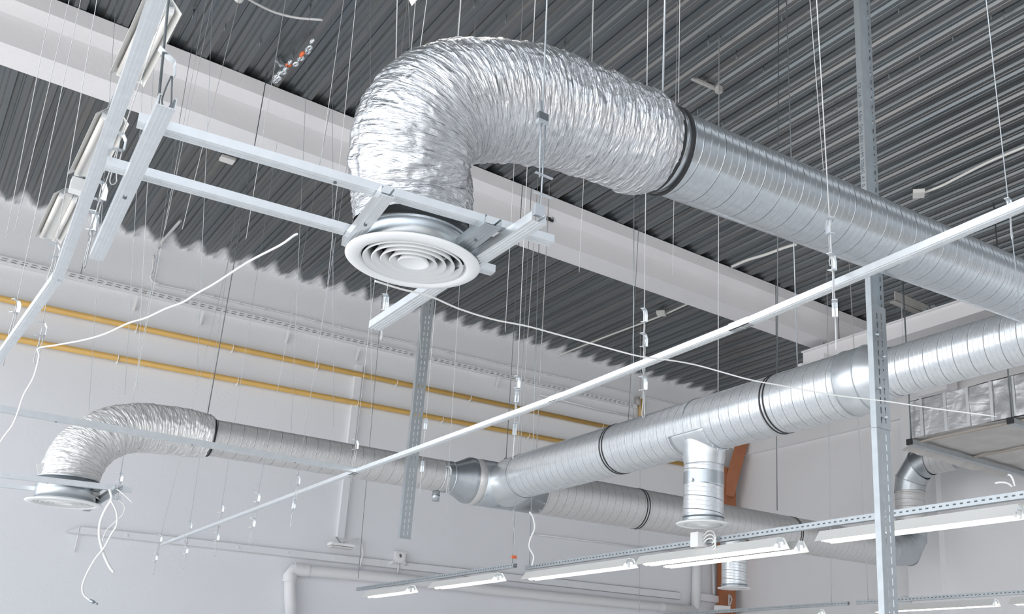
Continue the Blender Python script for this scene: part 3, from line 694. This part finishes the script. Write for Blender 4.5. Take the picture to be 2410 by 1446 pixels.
w('dark rod carrying the tee piece', 1191, 1082, None, 1232, 395, r=.006, m='darkrod', Y=8.5, name='threaded_rod', cat='rod', grp='threaded rods')
w('wire with clips over the diagonal rail centre', 1210, 1060, 1.16, 1241, 390, r=.003, clips=((1218, 902), (1222, 935), (1212, 1012)), cs=1.1)
w('grey wire meeting the main duct near the tee', 1223, 1085, None, 1254, 608, r=.006, m='grey_cable', X=4.9)
w('grey cable running down over the beam stain', 1262, 1072, None, 1290, 500, r=.007, m='grey_cable', Y=8.4, name='cable', cat='cable', grp='grey cables')
w('wire going up from the foil hose crown', 1075, 130, 2.05, 1085, 0, r=.003)
w('bent white wire up from the left shoulder of the foil hose', 931, 185, 2.3, 934, 50, r=.003)
w('thin wire left of the hose crown wire', 965, 155, 2.3, 978, 0, r=.002)
w('wire up from the hose behind the bracket wire', 1254, 110, 2.1, 1260, 0, r=.002)
w('thin wire behind the hose at top centre', 1393, 158, 2.1, 1396, 12, r=.0022)
w('thin white wire right of the hose crown', 1363, 641, 3.0, 1374, 420, r=.0032)
w('wire ending on the beam face, right of the rod pair', 1583, 646, 3.0, 1586, 480, r=.0032)
w('steel rod holding the near end of the big duct', 1560, 222, None, 1565, 0, r=.006, m='rod', Y=2.36, name='threaded_rod', cat='rod', grp='threaded rods')
w('thin wire just right of the big duct rod', 1597, 242, 2.2, 1600, 0, r=.002)
w('rod down to the main duct, left of the drop', 1490, 1000, None, 1492, 480, r=.006, m='rod', X=4.81, name='threaded_rod', cat='rod', grp='threaded rods')
w('thin dark wire hooked beside the left main duct rod', 1478, 1008, None, 1504, 515, r=.004, m='darkrod', X=4.9)
w('wire with three clips in front of the ceiling right of centre', 1514, 952, 1.12, 1524, 100, r=.003, clips=((1526, 745), (1524, 803), (1517, 905)), cs=1.0)
w('white rod down to the main duct above the drop', 1690, 925, None, 1692, 212, r=.006, m='wire', X=4.81, name='threaded_rod', cat='rod', grp='threaded rods')
w('dark rod down to the strap of the main duct', 1829, 882, None, 1830, 639, r=.006, m='darkrod', X=4.81, name='threaded_rod', cat='rod', grp='threaded rods')
w('long steel rod right of the main duct strap', 1877, 872, None, 1851, 0, r=.0065, m='rod', X=4.81, name='threaded_rod', cat='rod', grp='threaded rods')
w('thin wire left of the clip wire over the big duct', 1938, 400, 2.3, 1906, 0, r=.0025)
w('wire with clips hanging over the big duct', 1969, 800, 1.0, 1922, 0, r=.003, m='wire', clips=((1956, 535), (1961, 620), (1963, 730)), cs=.9)
w('wire hooked to the diagonal rail at the right edge', 2402, 740, 1.1, 2321, 0, r=.003, m='rod', clips=((2366, 488),), cs=.8)
w('dark rod by the white steel beam end, left', 1941, 862, None, 1935, 711, r=.010, m='darkrod', X=10.3, name='threaded_rod', cat='rod', grp='threaded rods')
w('dark rod by the white steel beam end, right', 1975, 800, None, 1972, 718, r=.010, m='darkrod', X=10.3, name='threaded_rod', cat='rod', grp='threaded rods')
w('grey rod crossing the white steel beam', 2126, 834, None, 2120, 665, r=.007, m='rod', X=9.5, name='threaded_rod', cat='rod', grp='threaded rods')
w('dark rod down to the far duct strap', 1829, 1202, None, 1828, 1030, r=.009, m='darkrod', Y=8.5, name='threaded_rod', cat='rod', grp='threaded rods')
w('cable pair member to the left lower lamp rail', 1957, 1424, None, 1951, 1000, r=.008, m='grey_cable', X=XR2, name='cable', cat='cable', grp='grey cables')
w('cable down to the right lower lamp rail', 2044, 1422, None, 2019, 980, r=.008, m='grey_cable', X=XR2, name='cable', cat='cable', grp='grey cables')
w('cable past the main duct to the bottom left lamp rail end', 1505, 1442, None, 1506, 1115, r=.007, m='grey_cable', X=XR2-.3, name='cable', cat='cable', grp='grey cables')
w('steel rod to the gap end of the bottom left lamp rail', 1205, 1338, None, 1212, 1200, r=.005, m='rod', X=XR1, name='threaded_rod', cat='rod', grp='threaded rods')
w('steel rod to the gap end of the right lamp rail', 1246, 1336, None, 1250, 1200, r=.006, m='rod', X=XR, name='threaded_rod', cat='rod', grp='threaded rods')
# hanger above the diagonal rail next to the diffuser (double wire through a black block)
P, T_ = hang(1268, 512, 1.2, 1288, 0)
t = thing('wire_hanger', 'double wire hanger with dark adjusting block in front of the foil hose', 'hanger', P)
s = (px(1273, 285, P.x)-P).z/(T_-P).z; Bk = P.lerp(T_, s)
obj('upper_wire', MB().tube([Bk-Ez*.03, T_], .0025, 8), 'rod', t)
obj('lower_wire', MB().tube([Bk+Ex*.010, P+Ez*.01+Ex*.004], .0022, 8), 'rod', t); obj('lower_wire', MB().tube([Bk-Ex*.008+Ez*.05, P+Ez*.12-Ex*.006], .0022, 8), 'rod', t)
obj('adjusting_block', MB().box(Bk, (.030, .014, .022)), 'darkrod', t); obj('block_cap', MB().box(Bk-Ez*.018, (.033, .016, .012)), 'clip', t)
obj('end_clip', MB().box(P+Ez*.02, (.030, .012, .035)), 'clip', t)
for dz in (.07, .13): obj('cross_tab', MB().beam(P+Ez*dz-Ex*.02, P+Ez*dz+Ex*.035, .008, .003), 'clip', t)
# big clip at the upper left crossing rail
P, T_ = hang(384, 250, 1.21, 400, 80)
t = thing('wire_hanger', 'bright bent hanger plate with wire loop above the short crossing rail', 'hanger', P)
obj('hanger_rod', MB().tube([P+Ez*.0-Ex*.01, T_], .0028, 8), 'darkrod', t)
c = P+Ez*.115
mb = MB(); pl = [c-Ex*.030+Ez*.022, c+Ex*.006+Ez*.0, c+Ex*.010-Ez*.035]
for a, b in zip(pl, pl[1:]): mb.add([a-Ey*.012, a+Ey*.012, b+Ey*.012, b-Ey*.012], [(0, 1, 2, 3)])
obj('bent_plate', mb, 'clip', t, solid=.0015)
obj('wire_loop', MB().tube(bez([c+Ex*.004-Ez*.035, c-Ex*.002-Ez*.07, c-Ex*.004-Ez*.105, c+Ex*.006-Ez*.12, c+Ex*.014-Ez*.105, c+Ex*.010-Ez*.07, c+Ex*.006-Ez*.035], 5), .0018, 6), 'darkrod', t)
w('wire with clips behind the short crossing rail', 190, 645, 1.22, 232, 470, r=.0022, m='darkrod', clips=((246, 455), (222, 525)), cs=1.1)
w('wire behind the long left rail joint', 205, 560, 1.24, 283, 330, r=.002, clips=((281, 335),), cs=1.0)
w('wire beside the lower tail of the near diagonal rail', 895, 800, 1.18, 908, 705, r=.0025, clips=((905, 715),), cs=1.0)
w('wire with clip above the lower left diffuser', 278, 1152, None, 291, 1074, r=.003, m='rod', Y=8.0, clips=((282, 1125),), cs=1.15)

p = py(1286, 511, y1-.01)
t = thing('beam_plate', 'small black fixing plate on the concrete beam right of the near diffuser', 'plate', p)
obj('plate_body', MB().box(p, (.19, .02, .07)), 'black', t); obj('plate_bolt', MB().tube([p+Ex*.07, p+Ex*.07-Ey*.03], .014, 8), 'rod', t)
# ---------------------------------------------------------------- ropes and loose cables
def path(ps, r, n=8, k=8): return MB().tube(bez(ps, n), r, k)
a = [(699, 551), (690, 556), (660, 577), (600, 608), (560, 632), (505, 668), (462, 692), (430, 712), (390, 727), (345, 748), (300, 762), (250, 785), (200, 800), (130, 813), (91, 820)]
zs = [1.24+.01*math.sin(i*1.7) for i in range(len(a))]
ps = [pz(x, y, z) for (x, y), z in zip(a, zs)]
b = [(92, 838), (85, 870), (76, 895), (56, 930), (44, 965), (30, 1000), (8, 1030), (-6, 1052)]
D0 = ps[-1].dot(Vector(R[2]))
ps2 = [pd(x, y, D0) for x, y in b]
tag(obj('rope', path(ps+ps2, .0034), 'cable'), 'white cord slung across the left, turning down at the left edge', 'cord')
a = [(883, 662), (945, 681), (1010, 697), (1080, 727), (1160, 752), (1240, 768), (1310, 787), (1395, 810), (1500, 838), (1560, 846), (1640, 860), (1760, 893), (1850, 910), (1960, 930), (2085, 945), (2200, 962), (2345, 981)]
d0 = cD.dot(Vector(R[2])); ps = [pd(x, y, d0-.12+(i/16)*1.7) for i, (x, y) in enumerate(a)]
tag(obj('rope', path(ps, .003), 'cable'), 'thin white cord running from the near diffuser across to the foil-wrapped box', 'cord')
def cab(label, pxs, depth, r=.006, m='cable', name='cable', grp=None):
    return tag(obj(name, path([pd(x, y, depth+ (dd[0] if dd else 0)) for x, y, *dd in pxs], r), m), label, 'cable', grp)
dd = cF.dot(Vector(R[2]))
cab('thick white cable looping down below the lower left diffuser', [(258, 1152), (262, 1175), (248, 1200), (236, 1230), (234, 1262), (240, 1290), (246, 1310), (258, 1335), (268, 1348)], dd-.1, .010)
t_ = cab('white cable twisting down to a grey plug at the lower left', [(262, 1180), (274, 1205), (275, 1235), (262, 1258), (245, 1290), (225, 1315), (205, 1350), (194, 1380), (197, 1400), (213, 1415)], dd-.12, .0065)
obj('plug', MB().tube([pd(212, 1414, dd-.12), pd(222, 1419, dd-.12)], .012, 10).tube([pd(221, 1419, dd-.12), pd(230, 1423, dd-.12)], .007, 8), 'rod', t_)
cab('thin grey cable loop beside the lower left diffuser', [(280, 1178), (292, 1190), (290, 1210), (270, 1230), (250, 1250), (240, 1275)], dd+.05, .0035)
cab('thin white wire end sticking right from the lower left cross rail', [(272, 1150), (290, 1163), (312, 1184)], dd-.1, .004)
cab('white cable twisted round the rod above the right lamp rail', [(1246, 1205), (1255, 1220), (1258, 1245), (1248, 1270), (1246, 1290), (1256, 1310), (1252, 1332)], pz(1250, 1330, ZR).dot(Vector(R[2])), .008)
cab('grey cable pair to the orange clip at the lamp rail gap', [(1209, 1200), (1208, 1235), (1212, 1262), (1208, 1300), (1214, 1318)], pz(1205, 1335, ZR).dot(Vector(R[2])), .005, 'grey_cable')
tag(obj('cable_clip', MB().box(pd(1210, 1312, pz(1205, 1335, ZR).dot(Vector(R[2]))), (.05, .02, .028)), 'orange'), 'small orange clip on the cables above the bottom left lamp rail', 'clip')
cab('cut white cable ends rising from the lamp rail at the right edge', [(2388, 1145), (2384, 1130), (2378, 1120), (2372, 1118)], 5.55, .006)
cab('cut white cable lying left over the lamp rail at the right edge', [(2382, 1146), (2370, 1138), (2355, 1136), (2342, 1138)], 5.55, .006)
cab('grey cable arch above the bottom edge lamp rail right of the strut', [(2118, 1408), (2130, 1404), (2142, 1410), (2144, 1420)], px(2130, 1415, XR2).dot(Vector(R[2])), .006, 'grey_cable')
# cables and chain on the deck
def deckcab(label, pxs, r, m, z=H-.04, name='cable'): return tag(obj(name, path([pz(x, y, z) for x, y in pxs], r), m), label, 'cable')
deckcab('thin cable drooping under the deck at the top left of centre', [(580, -5), (610, 12), (650, 30), (700, 42), (760, 47)], .010, 'grey_cable', H-.3)
deckcab('white cable along the deck at the right edge', [(2150, 462), (2210, 440), (2260, 415), (2330, 380), (2420, 342)], .016, 'lampw')
deckcab('pale cable bunch along the deck right of centre', [(1722, 628), (1760, 612), (1800, 600), (1850, 582), (1875, 575)], .020, 'lampw', H-.1)
deckcab('pale cable down the deck behind the clip wires', [(1270, 855), (1345, 825), (1420, 795), (1500, 765), (1560, 742), (1620, 715)], .014, 'lampw', H-.07)
deckcab('thin dark seam cable where deck meets wall at left', [(366, 592), (390, 560), (425, 520)], .018, 'grey_cable', H-.08)
for lab, (x, y) in (('small pale fixing box on the deck at the right', (2162, 456)), ('small pale fixing box on the deck behind the clip wires', (1556, 738))):
    tag(obj('fixing_box', MB().box(pz(x, y, H-.08), (.13, .13, .05), (1, .8, 0), (-.8, 1, 0)), 'lampw'), lab, 'box')
tag(obj('fixing_plate', MB().box(pz(535, 376, H-.06), (.14, .12, .03)), 'lampw'), 'tiny pale plate with a hole on the deck left of the foil hose', 'plate')
tag(obj('ceiling_rose', MB().lathe(pz(561, 2, H-.22), [(.0005, .0), (.03, .0), (.07, .12), (.07, .25)]), 'lampw'), 'cone-shaped ceiling rose at the top edge holding a white cord', 'ceiling rose')
mb = MB(); c0 = pz(645, 190, H-.15); c1 = pz(745, 95, H-.12); n = 16
t = thing('chain', 'loose steel chain with red links along the deck left of the foil hose', 'chain', c0)
for i in range(n):
    c = c0.lerp(c1, i/n)+Vector((random.uniform(-.02, .02), 0, random.uniform(-.03, .02))); d = (c1-c0).normalized(); q = Ez if i % 2 else d.cross(Ez).normalized()
    L_ = (c1-c0).length/n*.62; ml = [c+d*math.cos(a)*L_+q*math.sin(a)*L_*.42 for a in [2*math.pi*j/12 for j in range(12)]]
    obj('chain_link', MB().tube(ml, .012, 6, closed=True), 'orange' if i in (6, 11) else 'clip', t)
# angled bracket under the deck at (1625..1700, 185..215)
a, b = pz(1628, 184, H-.02), pz(1700, 216, H-.02)
tag(obj('deck_bracket', MB().beam(a, b, .035, .025).box(pz(1692, 210, H-.05), (.05, .05, .08)), 'tan'), 'narrow steel bracket bar on the deck holding the white rod', 'bracket')
tag(obj('deck_hook', MB().tube([pz(653, 136, H-.05), pz(660, 155, H-.35)], .012, 8).beam(pz(648, 140, H-.03), pz(680, 160, H-.05), .03, .03), 'rod'), 'hook bracket on the deck holding the dark hose rod', 'bracket')
# fasteners in the deck
pins = [(1667, 95), (1733, 130), (1797, 165), (1642, 258), (1700, 287), (1915, 224), (1840, 38), (1968, 250), (2115, 20), (2242, 86), (2164, 131), (2332, 35), (2362, 33), (2092, 175), (1329, 110), (1191, 45), (995, 120), (1117, 10), (1277, 165), (455, 33), (530, 62), (613, 98), (690, 128), (730, 18)]
for x, y in pins:
    p = pz(x, y, H-.03)
    tag(obj('deck_screw', MB().tube([p+Ez*.05, p-Ez*.05], .006, 6), 'darkrod'), 'dark self-drilling screw point sticking down from the roof deck', 'screw', 'screw points in the roof deck')

# ---------------------------------------------------------------- far wall services
YP = YW-.07
def wallpipe(label, pts_, r, m, name='pipe', cat='pipe', grp=None, Y=YP):
    return tag(obj(name, MB().tube([py(x, y, Y) for x, y in pts_], r, 16), m), label, cat, grp)
def xz(x, y, Y=YP): p = py(x, y, Y); return p.x, p.z
for lab, (xa, ya_), (xb, yb_), br in (('upper ochre pipe along the far wall', (-60, 690), (1490, 1018), [(322, 770), (548, 818), (748, 863), (933, 904), (1106, 941), (1417, 1003)]), ('lower ochre pipe along the far wall, ending at the brown column', (-60, 780), (1737, 1117), [(276, 852), (558, 905), (840, 960), (1040, 1002), (1243, 1037)])):
    p0, p1 = py(xa, ya_, YP), py(xb, yb_, YP)
    t = thing('gas_pipe', lab, 'pipe', (p0+p1)/2, 'ochre pipes')
    obj('pipe_run', MB().tube([p0, p1], .038, 20), 'yellow', t)
    for x, y in br:
        P = px(x, y, py(x, y, YP).x); P = p0.lerp(p1, (py(x, y, YP).x-p0.x)/(p1.x-p0.x))
        obj('pipe_bracket', MB().ring(P, (p1-p0), .041, .005, 20, 6).beam(P+Vector((0, 0, -.042)), P+Vector((0, .05, -.06)), .02, .008), 'white', t)
p = py(1508, 940, YP)
tag(obj('gas_pipe', MB().tube([p, py(1508, 1000, YP)], .042, 16), 'yellow'), 'short vertical ochre pipe stub above the main duct', 'pipe', 'ochre pipes')
wallpipe('brownish vertical end piece of perforated tray', [(1500, 935), (1502, 955)], .05, 'tan', 'pipe_cap', 'cap')
# perforated tray
p0, p1 = py(-60, 602, YW-.06), py(1500, 962, YW-.06); d = (p1-p0).normalized(); U = Vector((-d.z, 0, d.x))
mb = MB(); mb.slotted(p0, U, d, .075, (p1-p0).length, [.024, .052], .06, .013, .10, [0, .01])
mb.add([p0, p0+Ey*.05, p1+Ey*.05, p1], [(0, 1, 2, 3)])
tag(obj('cable_tray', mb, 'paintpipe', solid=.003), 'perforated narrow cable tray along the far wall above the ochre pipes', 'cable tray')
for x, y in ((322, 700), (478, 735), (680, 780), (845, 822), (1175, 890), (1315, 922)):
    q0 = py(x, y, YW-.1); tag(obj('tray_bracket', MB().beam(q0+Ez*.02, q0+Ey*.08-Ez*.16, .03, .02), 'paintpipe'), 'painted tray bracket under the perforated tray on the far wall', 'bracket', 'tray brackets')
# thin conduit above the tray with clips
cps = [(362, 600), (360, 632), (355, 652), (368, 668), (430, 682), (560, 712), (690, 742), (800, 770), (1000, 815), (1200, 862), (1330, 890), (1500, 930), (1600, 955)]
t = thing('conduit', 'thin clipped conduit above the perforated tray', 'conduit', py(*cps[0], YW-.03))
obj('conduit_run', path([py(x, y, YW-.03) for x, y in cps], .011, 4), 'paintpipe', t)
for x, y in ((362, 612), (356, 648), (370, 669), (435, 684), (500, 699), (562, 713), (622, 727), (682, 741), (741, 755), (800, 770), (975, 810), (1054, 829), (1155, 852), (1200, 862), (1290, 882), (1340, 893), (1420, 911)):
    obj('conduit_clip', MB().box(py(x, y, YW-.03), (.035, .03, .03)), 'paintpipe', t)
# grey conduit below tray at right
wallpipe('painted conduit below the tray, ending behind main duct', [(1270, 930), (1400, 962), (1540, 990)], .014, 'paintpipe', 'conduit', 'conduit')
# lower trunking: two parallel lines with clips
def trunk(xa, xb): return 1236+.1115*xa, 1236+.1115*xb
t = thing('cable_trunking', 'shallow painted cable trunking along the lower far wall', 'cable trunking', py(800, 1325, YW-.02))
l0, l1 = py(188, 1240, YW-.035), py(1600, 1398-3, YW-.035); m0, m1 = py(155, 1254, YW-.035), py(1600, 1412, YW-.035)
obj('trunking_body', MB().add([l0, l1, m1, m0, l0+Ey*.03, l1+Ey*.03, m1+Ey*.03, m0+Ey*.03], [(0, 1, 2, 3), (4, 7, 6, 5), (0, 4, 5, 1), (3, 2, 6, 7)]), 'wall', t)
obj('trunking_lip', MB().tube([l0, l1], .006, 6), 'grey_cable', t); obj('trunking_lip', MB().tube([m0, m1], .006, 6), 'grey_cable', t)
for i in range(14):
    f = .06+i*.068; q0 = l0.lerp(l1, f).lerp(m0.lerp(m1, f), .5)-Ey*.006; obj('trunking_stud', MB().box(q0, (.02, .012, .025)), 'paintpipe', t)
obj('trunking_drop', MB().tube([l0, py(175, 1300, YW-.02)], .006, 6), 'paintpipe', t)
# thick painted pipe
t = thing('drain_pipe', 'thick white painted pipe with elbow on the lower far wall', 'pipe', py(682, 1345, YW-.12))
e = [(685, 1460), (683, 1400), (682, 1352), (690, 1340), (715, 1343), (900, 1359), (1200, 1394), (1500, 1424), (1636, 1436)]
obj('pipe_run', MB().tube([py(x, y, YW-.10) for x, y in e], .075, 24), 'paintpipe', t)
for x, y, r_ in ((682, 1362, .088), (716, 1343, .088), (700, 1341, .09), (1301, 1404, .082), (1556, 1429, .082)):
    q0 = py(x, y, YW-.10); ax_ = Ez if x < 690 else Ex; obj('pipe_collar', MB().band(q0, ax_, r_-.01, .10, .008), 'paintpipe', t)
t = thing('drain_pipe', 'vertical white painted pipe left of the brown column', 'pipe', py(1636, 1430, YW-.12))
obj('pipe_run', MB().tube([py(1642, 1280, YW-.10), py(1637, 1434, YW-.10)], .085, 24), 'paintpipe', t)
wallpipe('slim vertical painted conduit beside the brown column', [(1678, 1318), (1680, 1412)], .02, 'paintpipe', 'conduit', 'conduit')
tag(obj('wall_ledge', MB().beam(py(1640, 1405, YW-.06), py(1690, 1412, YW-.06), .10, .12), 'paintpipe'), 'small boxed ledge at the foot of the brown column', 'ledge')
tag(obj('conduit', MB().tube([py(1256, 1258, YW-.03), py(1600, 1300, YW-.03)], .012, 8).tube([py(1256, 1258, YW-.03), py(1250, 1256, YW-.2)], .012, 8), 'paintpipe'), 'thin painted conduit to the right of the lamp rail gap', 'conduit')
# downpipe boxing with floodlight
t = thing('downpipe', 'slim boxed painted pipe dropping to the floodlight on the far wall', 'pipe', py(800, 1265, YW-.03))
obj('pipe_run', MB().prism([(-.05, -.03), (.05, -.03), (.05, .03), (-.05, .03)], py(800, 1268, YW-.03), py(845, 860, YW-.03), up=(0, 1, 0)), 'wall', t)
p = py(803, 1284, YW-.25)
t = thing('floodlight', 'flat white floodlight bar on the far wall, cable at its right', 'floodlight', p)
obj('lamp_body', MB().box(p, (.33, .16, .035), (1, 0, -.03), (0, 1, 0), (.03, 0, 1)), 'white', t)
obj('lamp_glass', MB().box(p-Ez*.035, (.30, .14, .02), (1, 0, -.03), (0, 1, 0), (.03, 0, 1)), 'lampw', t)
obj('mount_arm', MB().beam(p+Ez*.01, p+Vector((-.01, .2, .13)), .03, .015), 'grey_cable', t)
tag(obj('cable', path([py(805, 1278, YW-.15), py(815, 1277, YW-.1), py(840, 1270, YW-.08), py(850, 1280, YW-.06), py(854, 1300, YW-.05), py(850, 1325, YW-.04), py(842, 1345, YW-.04)], .012), 'paintpipe'), 'cable curling from the floodlight down the far wall', 'cable')
p = py(940, 1313, YW-.05)
t = thing('junction_box', 'square white junction box with dark opening on the lower far wall', 'junction box', p)
obj('box_body', MB().box(p, (.15, .09, .17)), 'paintpipe', t); obj('round_lid', MB().tube([p-Ey*.04, p-Ey*.055], .062, 32), 'white', t)
obj('opening', MB().box(p-Ey*.056+Ez*.02-Ex*.01, (.03, .008, .05), (1, 0, .4), (0, 1, 0), (-.4, 0, 1)), 'darkrod', t)
obj('conduit_stub', MB().tube([p-Ez*.08, p-Ez*.24], .014, 8), 'paintpipe', t)
obj('cable_gland', MB().tube([p-Ex*.06-Ez*.06, p-Ex*.13-Ez*.09], .025, 10).tube([p+Ex*.06-Ez*.06, p+Ex*.12-Ez*.09], .025, 10), 'paintpipe', t)
# brown column in the corner with diagonal brace
cx0, cx1 = py(1706, 1250, YW-.2).x, py(1741, 1250, YW-.2).x
t = thing('steel_column', 'brown painted steel column with diagonal brace in the room corner', 'column', (cx0+.12, YW-.2, ZF))
cw = .30; xc = XW-.34
obj('column_shaft', MB().box((xc, YW-.16, 1.2), (cw, .20, 5.6)), 'brown', t)
obj('diagonal_brace', MB().beam((xc-.02, YW-.2, 3.45), px(1750, 1028, XW-.12), .20, .24), 'brown', t)
obj('bracket_plate', MB().tube([(xc+.05, YW-.27, 3.16), (xc+.05, YW-.285, 3.16)], .10, 24), 'darkrod', t)
obj('tie_bar', MB().beam((xc-.2, YW-.28, 2.88), (xc+.2, YW-.28, 2.88), .02, .04), 'clip', t)
tag(obj('cable', path([py(1716, 1400, YW-.4), py(1716, 1425, YW-.4), py(1722, 1412, YW-.4), py(1718, 1402, YW-.4)], .014), 'grey_cable'), 'dark cable coil at the foot of the brown column', 'cable')
tag(obj('service_box', MB().box(py(1700, 1434, YW-.3), (.30, .12, .11)), 'white'), 'small white service box at the bottom edge under the brown column', 'box')
# ---------------------------------------------------------------- steel beam and foil wrapped box on the right
p0, p1 = pz(1889, 832, 4.86), pz(2452, 649, 4.86); Xb = (p0.x+p1.x)/2
yA, yB_ = min(p0.y, p1.y), max(p0.y, p1.y)
t = thing('steel_beam', 'white painted steel beam hung below the concrete beam at the right', 'beam', (Xb, yB_, 4.7))
hgt = .20
obj('beam_web', MB().box((Xb+.06, (yA-2+yB_)/2, 4.86-hgt/2), (.12, yB_-yA+2, hgt)), 'beam', t)
obj('beam_flange', MB().box((Xb+.16, (yA-2+yB_)/2, 4.86-hgt-.012), (.34, yB_-yA+2, .024)), 'beam', t)
obj('beam_flange', MB().box((Xb+.05, (yA-2+yB_)/2, 4.86+.010), (.18, yB_-yA+2, .02)), 'beam', t)
for x, y in ((1893, 865), (1945, 842)):
    q0 = pz(x, y, 4.62); tag(obj('cross_channel', MB().beam(q0-Ex*.1, q0+Ex*1.3, .08, .07), 'beam'), f'pale cross channel under the white steel beam, {"left" if x < 1900 else "right"} one', 'channel', 'cross channels')
t = thing('steel_channel', 'tan steel channel between deck and white steel beam', 'channel', pz(2160, 718, 5.0))
a, b = pz(2106, 697, 5.1), pz(2200, 727, 5.1); b = a+Ex*(b.x-a.x)
obj('channel_web', MB().beam(a, b, .02, .14), 'tan', t); obj('channel_flange', MB().beam(a-Ez*.07+Ey*.04, b-Ez*.07+Ey*.04, .10, .015), 'tan', t)
for x, y in ((2181, 742), (2200, 735)):
    q0 = pz(x, y, 4.95); obj('beam_clamp', MB().box(q0, (.05, .05, .14)).box(q0+Ez*.08, (.10, .07, .02)), 'rod', t)
tag(obj('deck_light_duct', MB().box(pz(2270, 800, 5.3), (.5, .12, .12)), 'beam'), 'short pale beam above the main duct at the right edge', 'beam')
# wall bits behind the box
q0 = px(2205, 905, XW-.3); tag(obj('wall_bracket', MB().box(q0, (.3, .55, .35)), 'beam'), 'grey concrete bracket on the right wall above the foil-wrapped box', 'bracket')
# foil wrapped rectangular duct
XF = 9.25; Pb = px(2170, 1027, XF); zb0 = px(2143, 1034, XF).z; zt0_ = px(2143, 946, XF).z; Y0 = px(2143, 1034, XF).y; Y1 = 2.0
t = thing('insulated_duct', 'foil-wrapped rectangular air duct hanging at the right edge', 'insulated duct', (XF+.5, Y0, zb0))
def wall_grid(o, U, V, nu, nv, amp, seed, sag=0):
    vs = []; fs = []; us = []; N = U.cross(V).normalized()
    for i in range(nu+1):
        for j in range(nv+1):
            q = o+U*(i/nu)+V*(j/nv); dsp = noise.noise(q*3.2+Vector((seed, 0, 0)))*amp+abs(noise.noise(q*7+Vector((0, seed, 0))))*amp*.6
            q = q+N*dsp+Ez*sag*math.sin(math.pi*((i/nu*9) % 1))*(-1); vs.append(q)
    for i in range(nu):
        for j in range(nv):
            fs.append((i*(nv+1)+j, (i+1)*(nv+1)+j, (i+1)*(nv+1)+j+1, i*(nv+1)+j+1))
            us.append([(U.length*a/nu, V.length*b/nv) for a, b in ((i, j), (i+1, j), (i+1, j+1), (i, j+1))])
    return MB().add(vs, fs, us, True)
hb = zt0_-zb0; LU = Vector((0, Y1-Y0, 0))
obj('foil_side', wall_grid(Vector((XF, Y0, zb0)), LU, Vector((0, 0, hb)), 160, 20, .02, 1), 'foilbox', t)
obj('foil_underside', wall_grid(Vector((XF, Y0, zb0)), LU, Vector((2.6, 0, 0)), 120, 30, .02, 5), 'foilbag', t)
obj('foil_top', wall_grid(Vector((XF, Y0, zb0+hb)), LU, Vector((2.6, 0, 0)), 40, 6, .02, 5), 'foilbag', t)
obj('foil_end', wall_grid(Vector((XF, Y0, zb0)), Vector((2.6, 0, 0)), Vector((0, 0, hb)), 30, 10, .015, 9), 'foilbox', t)
for x in (2172, 2229, 2283, 2340, 2393):
    yy = px(x, 1000, XF).y; obj('vertical_tape', MB().box((XF-.022, yy, zb0+hb/2), (.012, .035, hb)), 'tape', t)
for xx in (.10, 1.25): obj('seam_tape', MB().box((XF+xx, (Y0+Y1)/2, zb0-.03), (.05, Y0-Y1, .012)), 'seam', t)
# support bars with rods
for lab, (x, y), ln in (('dark steel support bar under the far end of the foil-wrapped duct', (2141, 1030), 2.8), ('dark steel support bar under the foil-wrapped duct at the right edge', (2377, 969), 2.8)):
    a = px(x, y, XF-.08); a = Vector((XF-.08, a.y, zb0-.06)); b = a+Ex*ln
    t = thing('support_bar', lab, 'support bar', a, 'support bars')
    obj('channel_bar', MB().beam(a, b, .07, .06), 'galv_dark', t); obj('end_cap', MB().box(a-Ex*.01, (.03, .075, .07)), 'black', t)
    obj('hanger_rod', MB().tube([a+Ex*.03, Vector((a.x+.03, a.y, H))], .009, 8), 'darkrod', t)
mb = MB(); a = px(2160, 1043, XF-.05); mb = wall_grid(Vector((XF+.05, Y0+.02, zb0-.02)), Vector((2.3, 0, -.0)), Vector((0, .16, -.08)), 60, 4, .06, 13)
tag(obj('insulation_flap', mb, 'foilbag'), 'torn insulation flap hanging under the foil-wrapped duct end', 'insulation')

# ---------------------------------------------------------------- light: daylight through the open sides, plus the lamps
wd = bpy.data.worlds.new('daylight'); SC.world = wd; t = nt(wd); bg = t.nodes['Background']
tc = t.nodes.new('ShaderNodeTexCoord'); sp = t.nodes.new('ShaderNodeSeparateXYZ'); t.links.new(tc.outputs['Generated'], sp.inputs[0])
ra = t.nodes.new('ShaderNodeValToRGB'); mr = t.nodes.new('ShaderNodeMapRange'); t.links.new(sp.outputs[2], mr.inputs[0]); mr.inputs[1].default_value = -1; mr.inputs[2].default_value = 1
t.links.new(mr.outputs[0], ra.inputs[0]); e = ra.color_ramp.elements
e[0].position = .47; e[0].color = (1.0, .985, .97, 1); e[1].position = .56; e[1].color = (.86, .92, 1.0, 1)
t.links.new(ra.outputs[0], bg.inputs[0])
m2 = t.nodes.new('ShaderNodeMapRange'); m2.interpolation_type = 'SMOOTHSTEP'; t.links.new(sp.outputs[0], m2.inputs[0])   # open long side to -X is the bright one
m2.inputs[1].default_value = .35; m2.inputs[2].default_value = -.85; m2.inputs[3].default_value = .42; m2.inputs[4].default_value = 2.5
up_ = math_node(t, 'MULTIPLY', math_node(t, 'MAXIMUM', sp.outputs[2], 0), .7)
t.links.new(math_node(t, 'ADD', m2.outputs[0], up_), bg.inputs[1])
vs_ = SC.view_settings; vs_.view_transform = 'Standard'; vs_.look = 'None'; vs_.gamma = 1; vs_.use_curve_mapping = False; vs_.exposure = 0.06
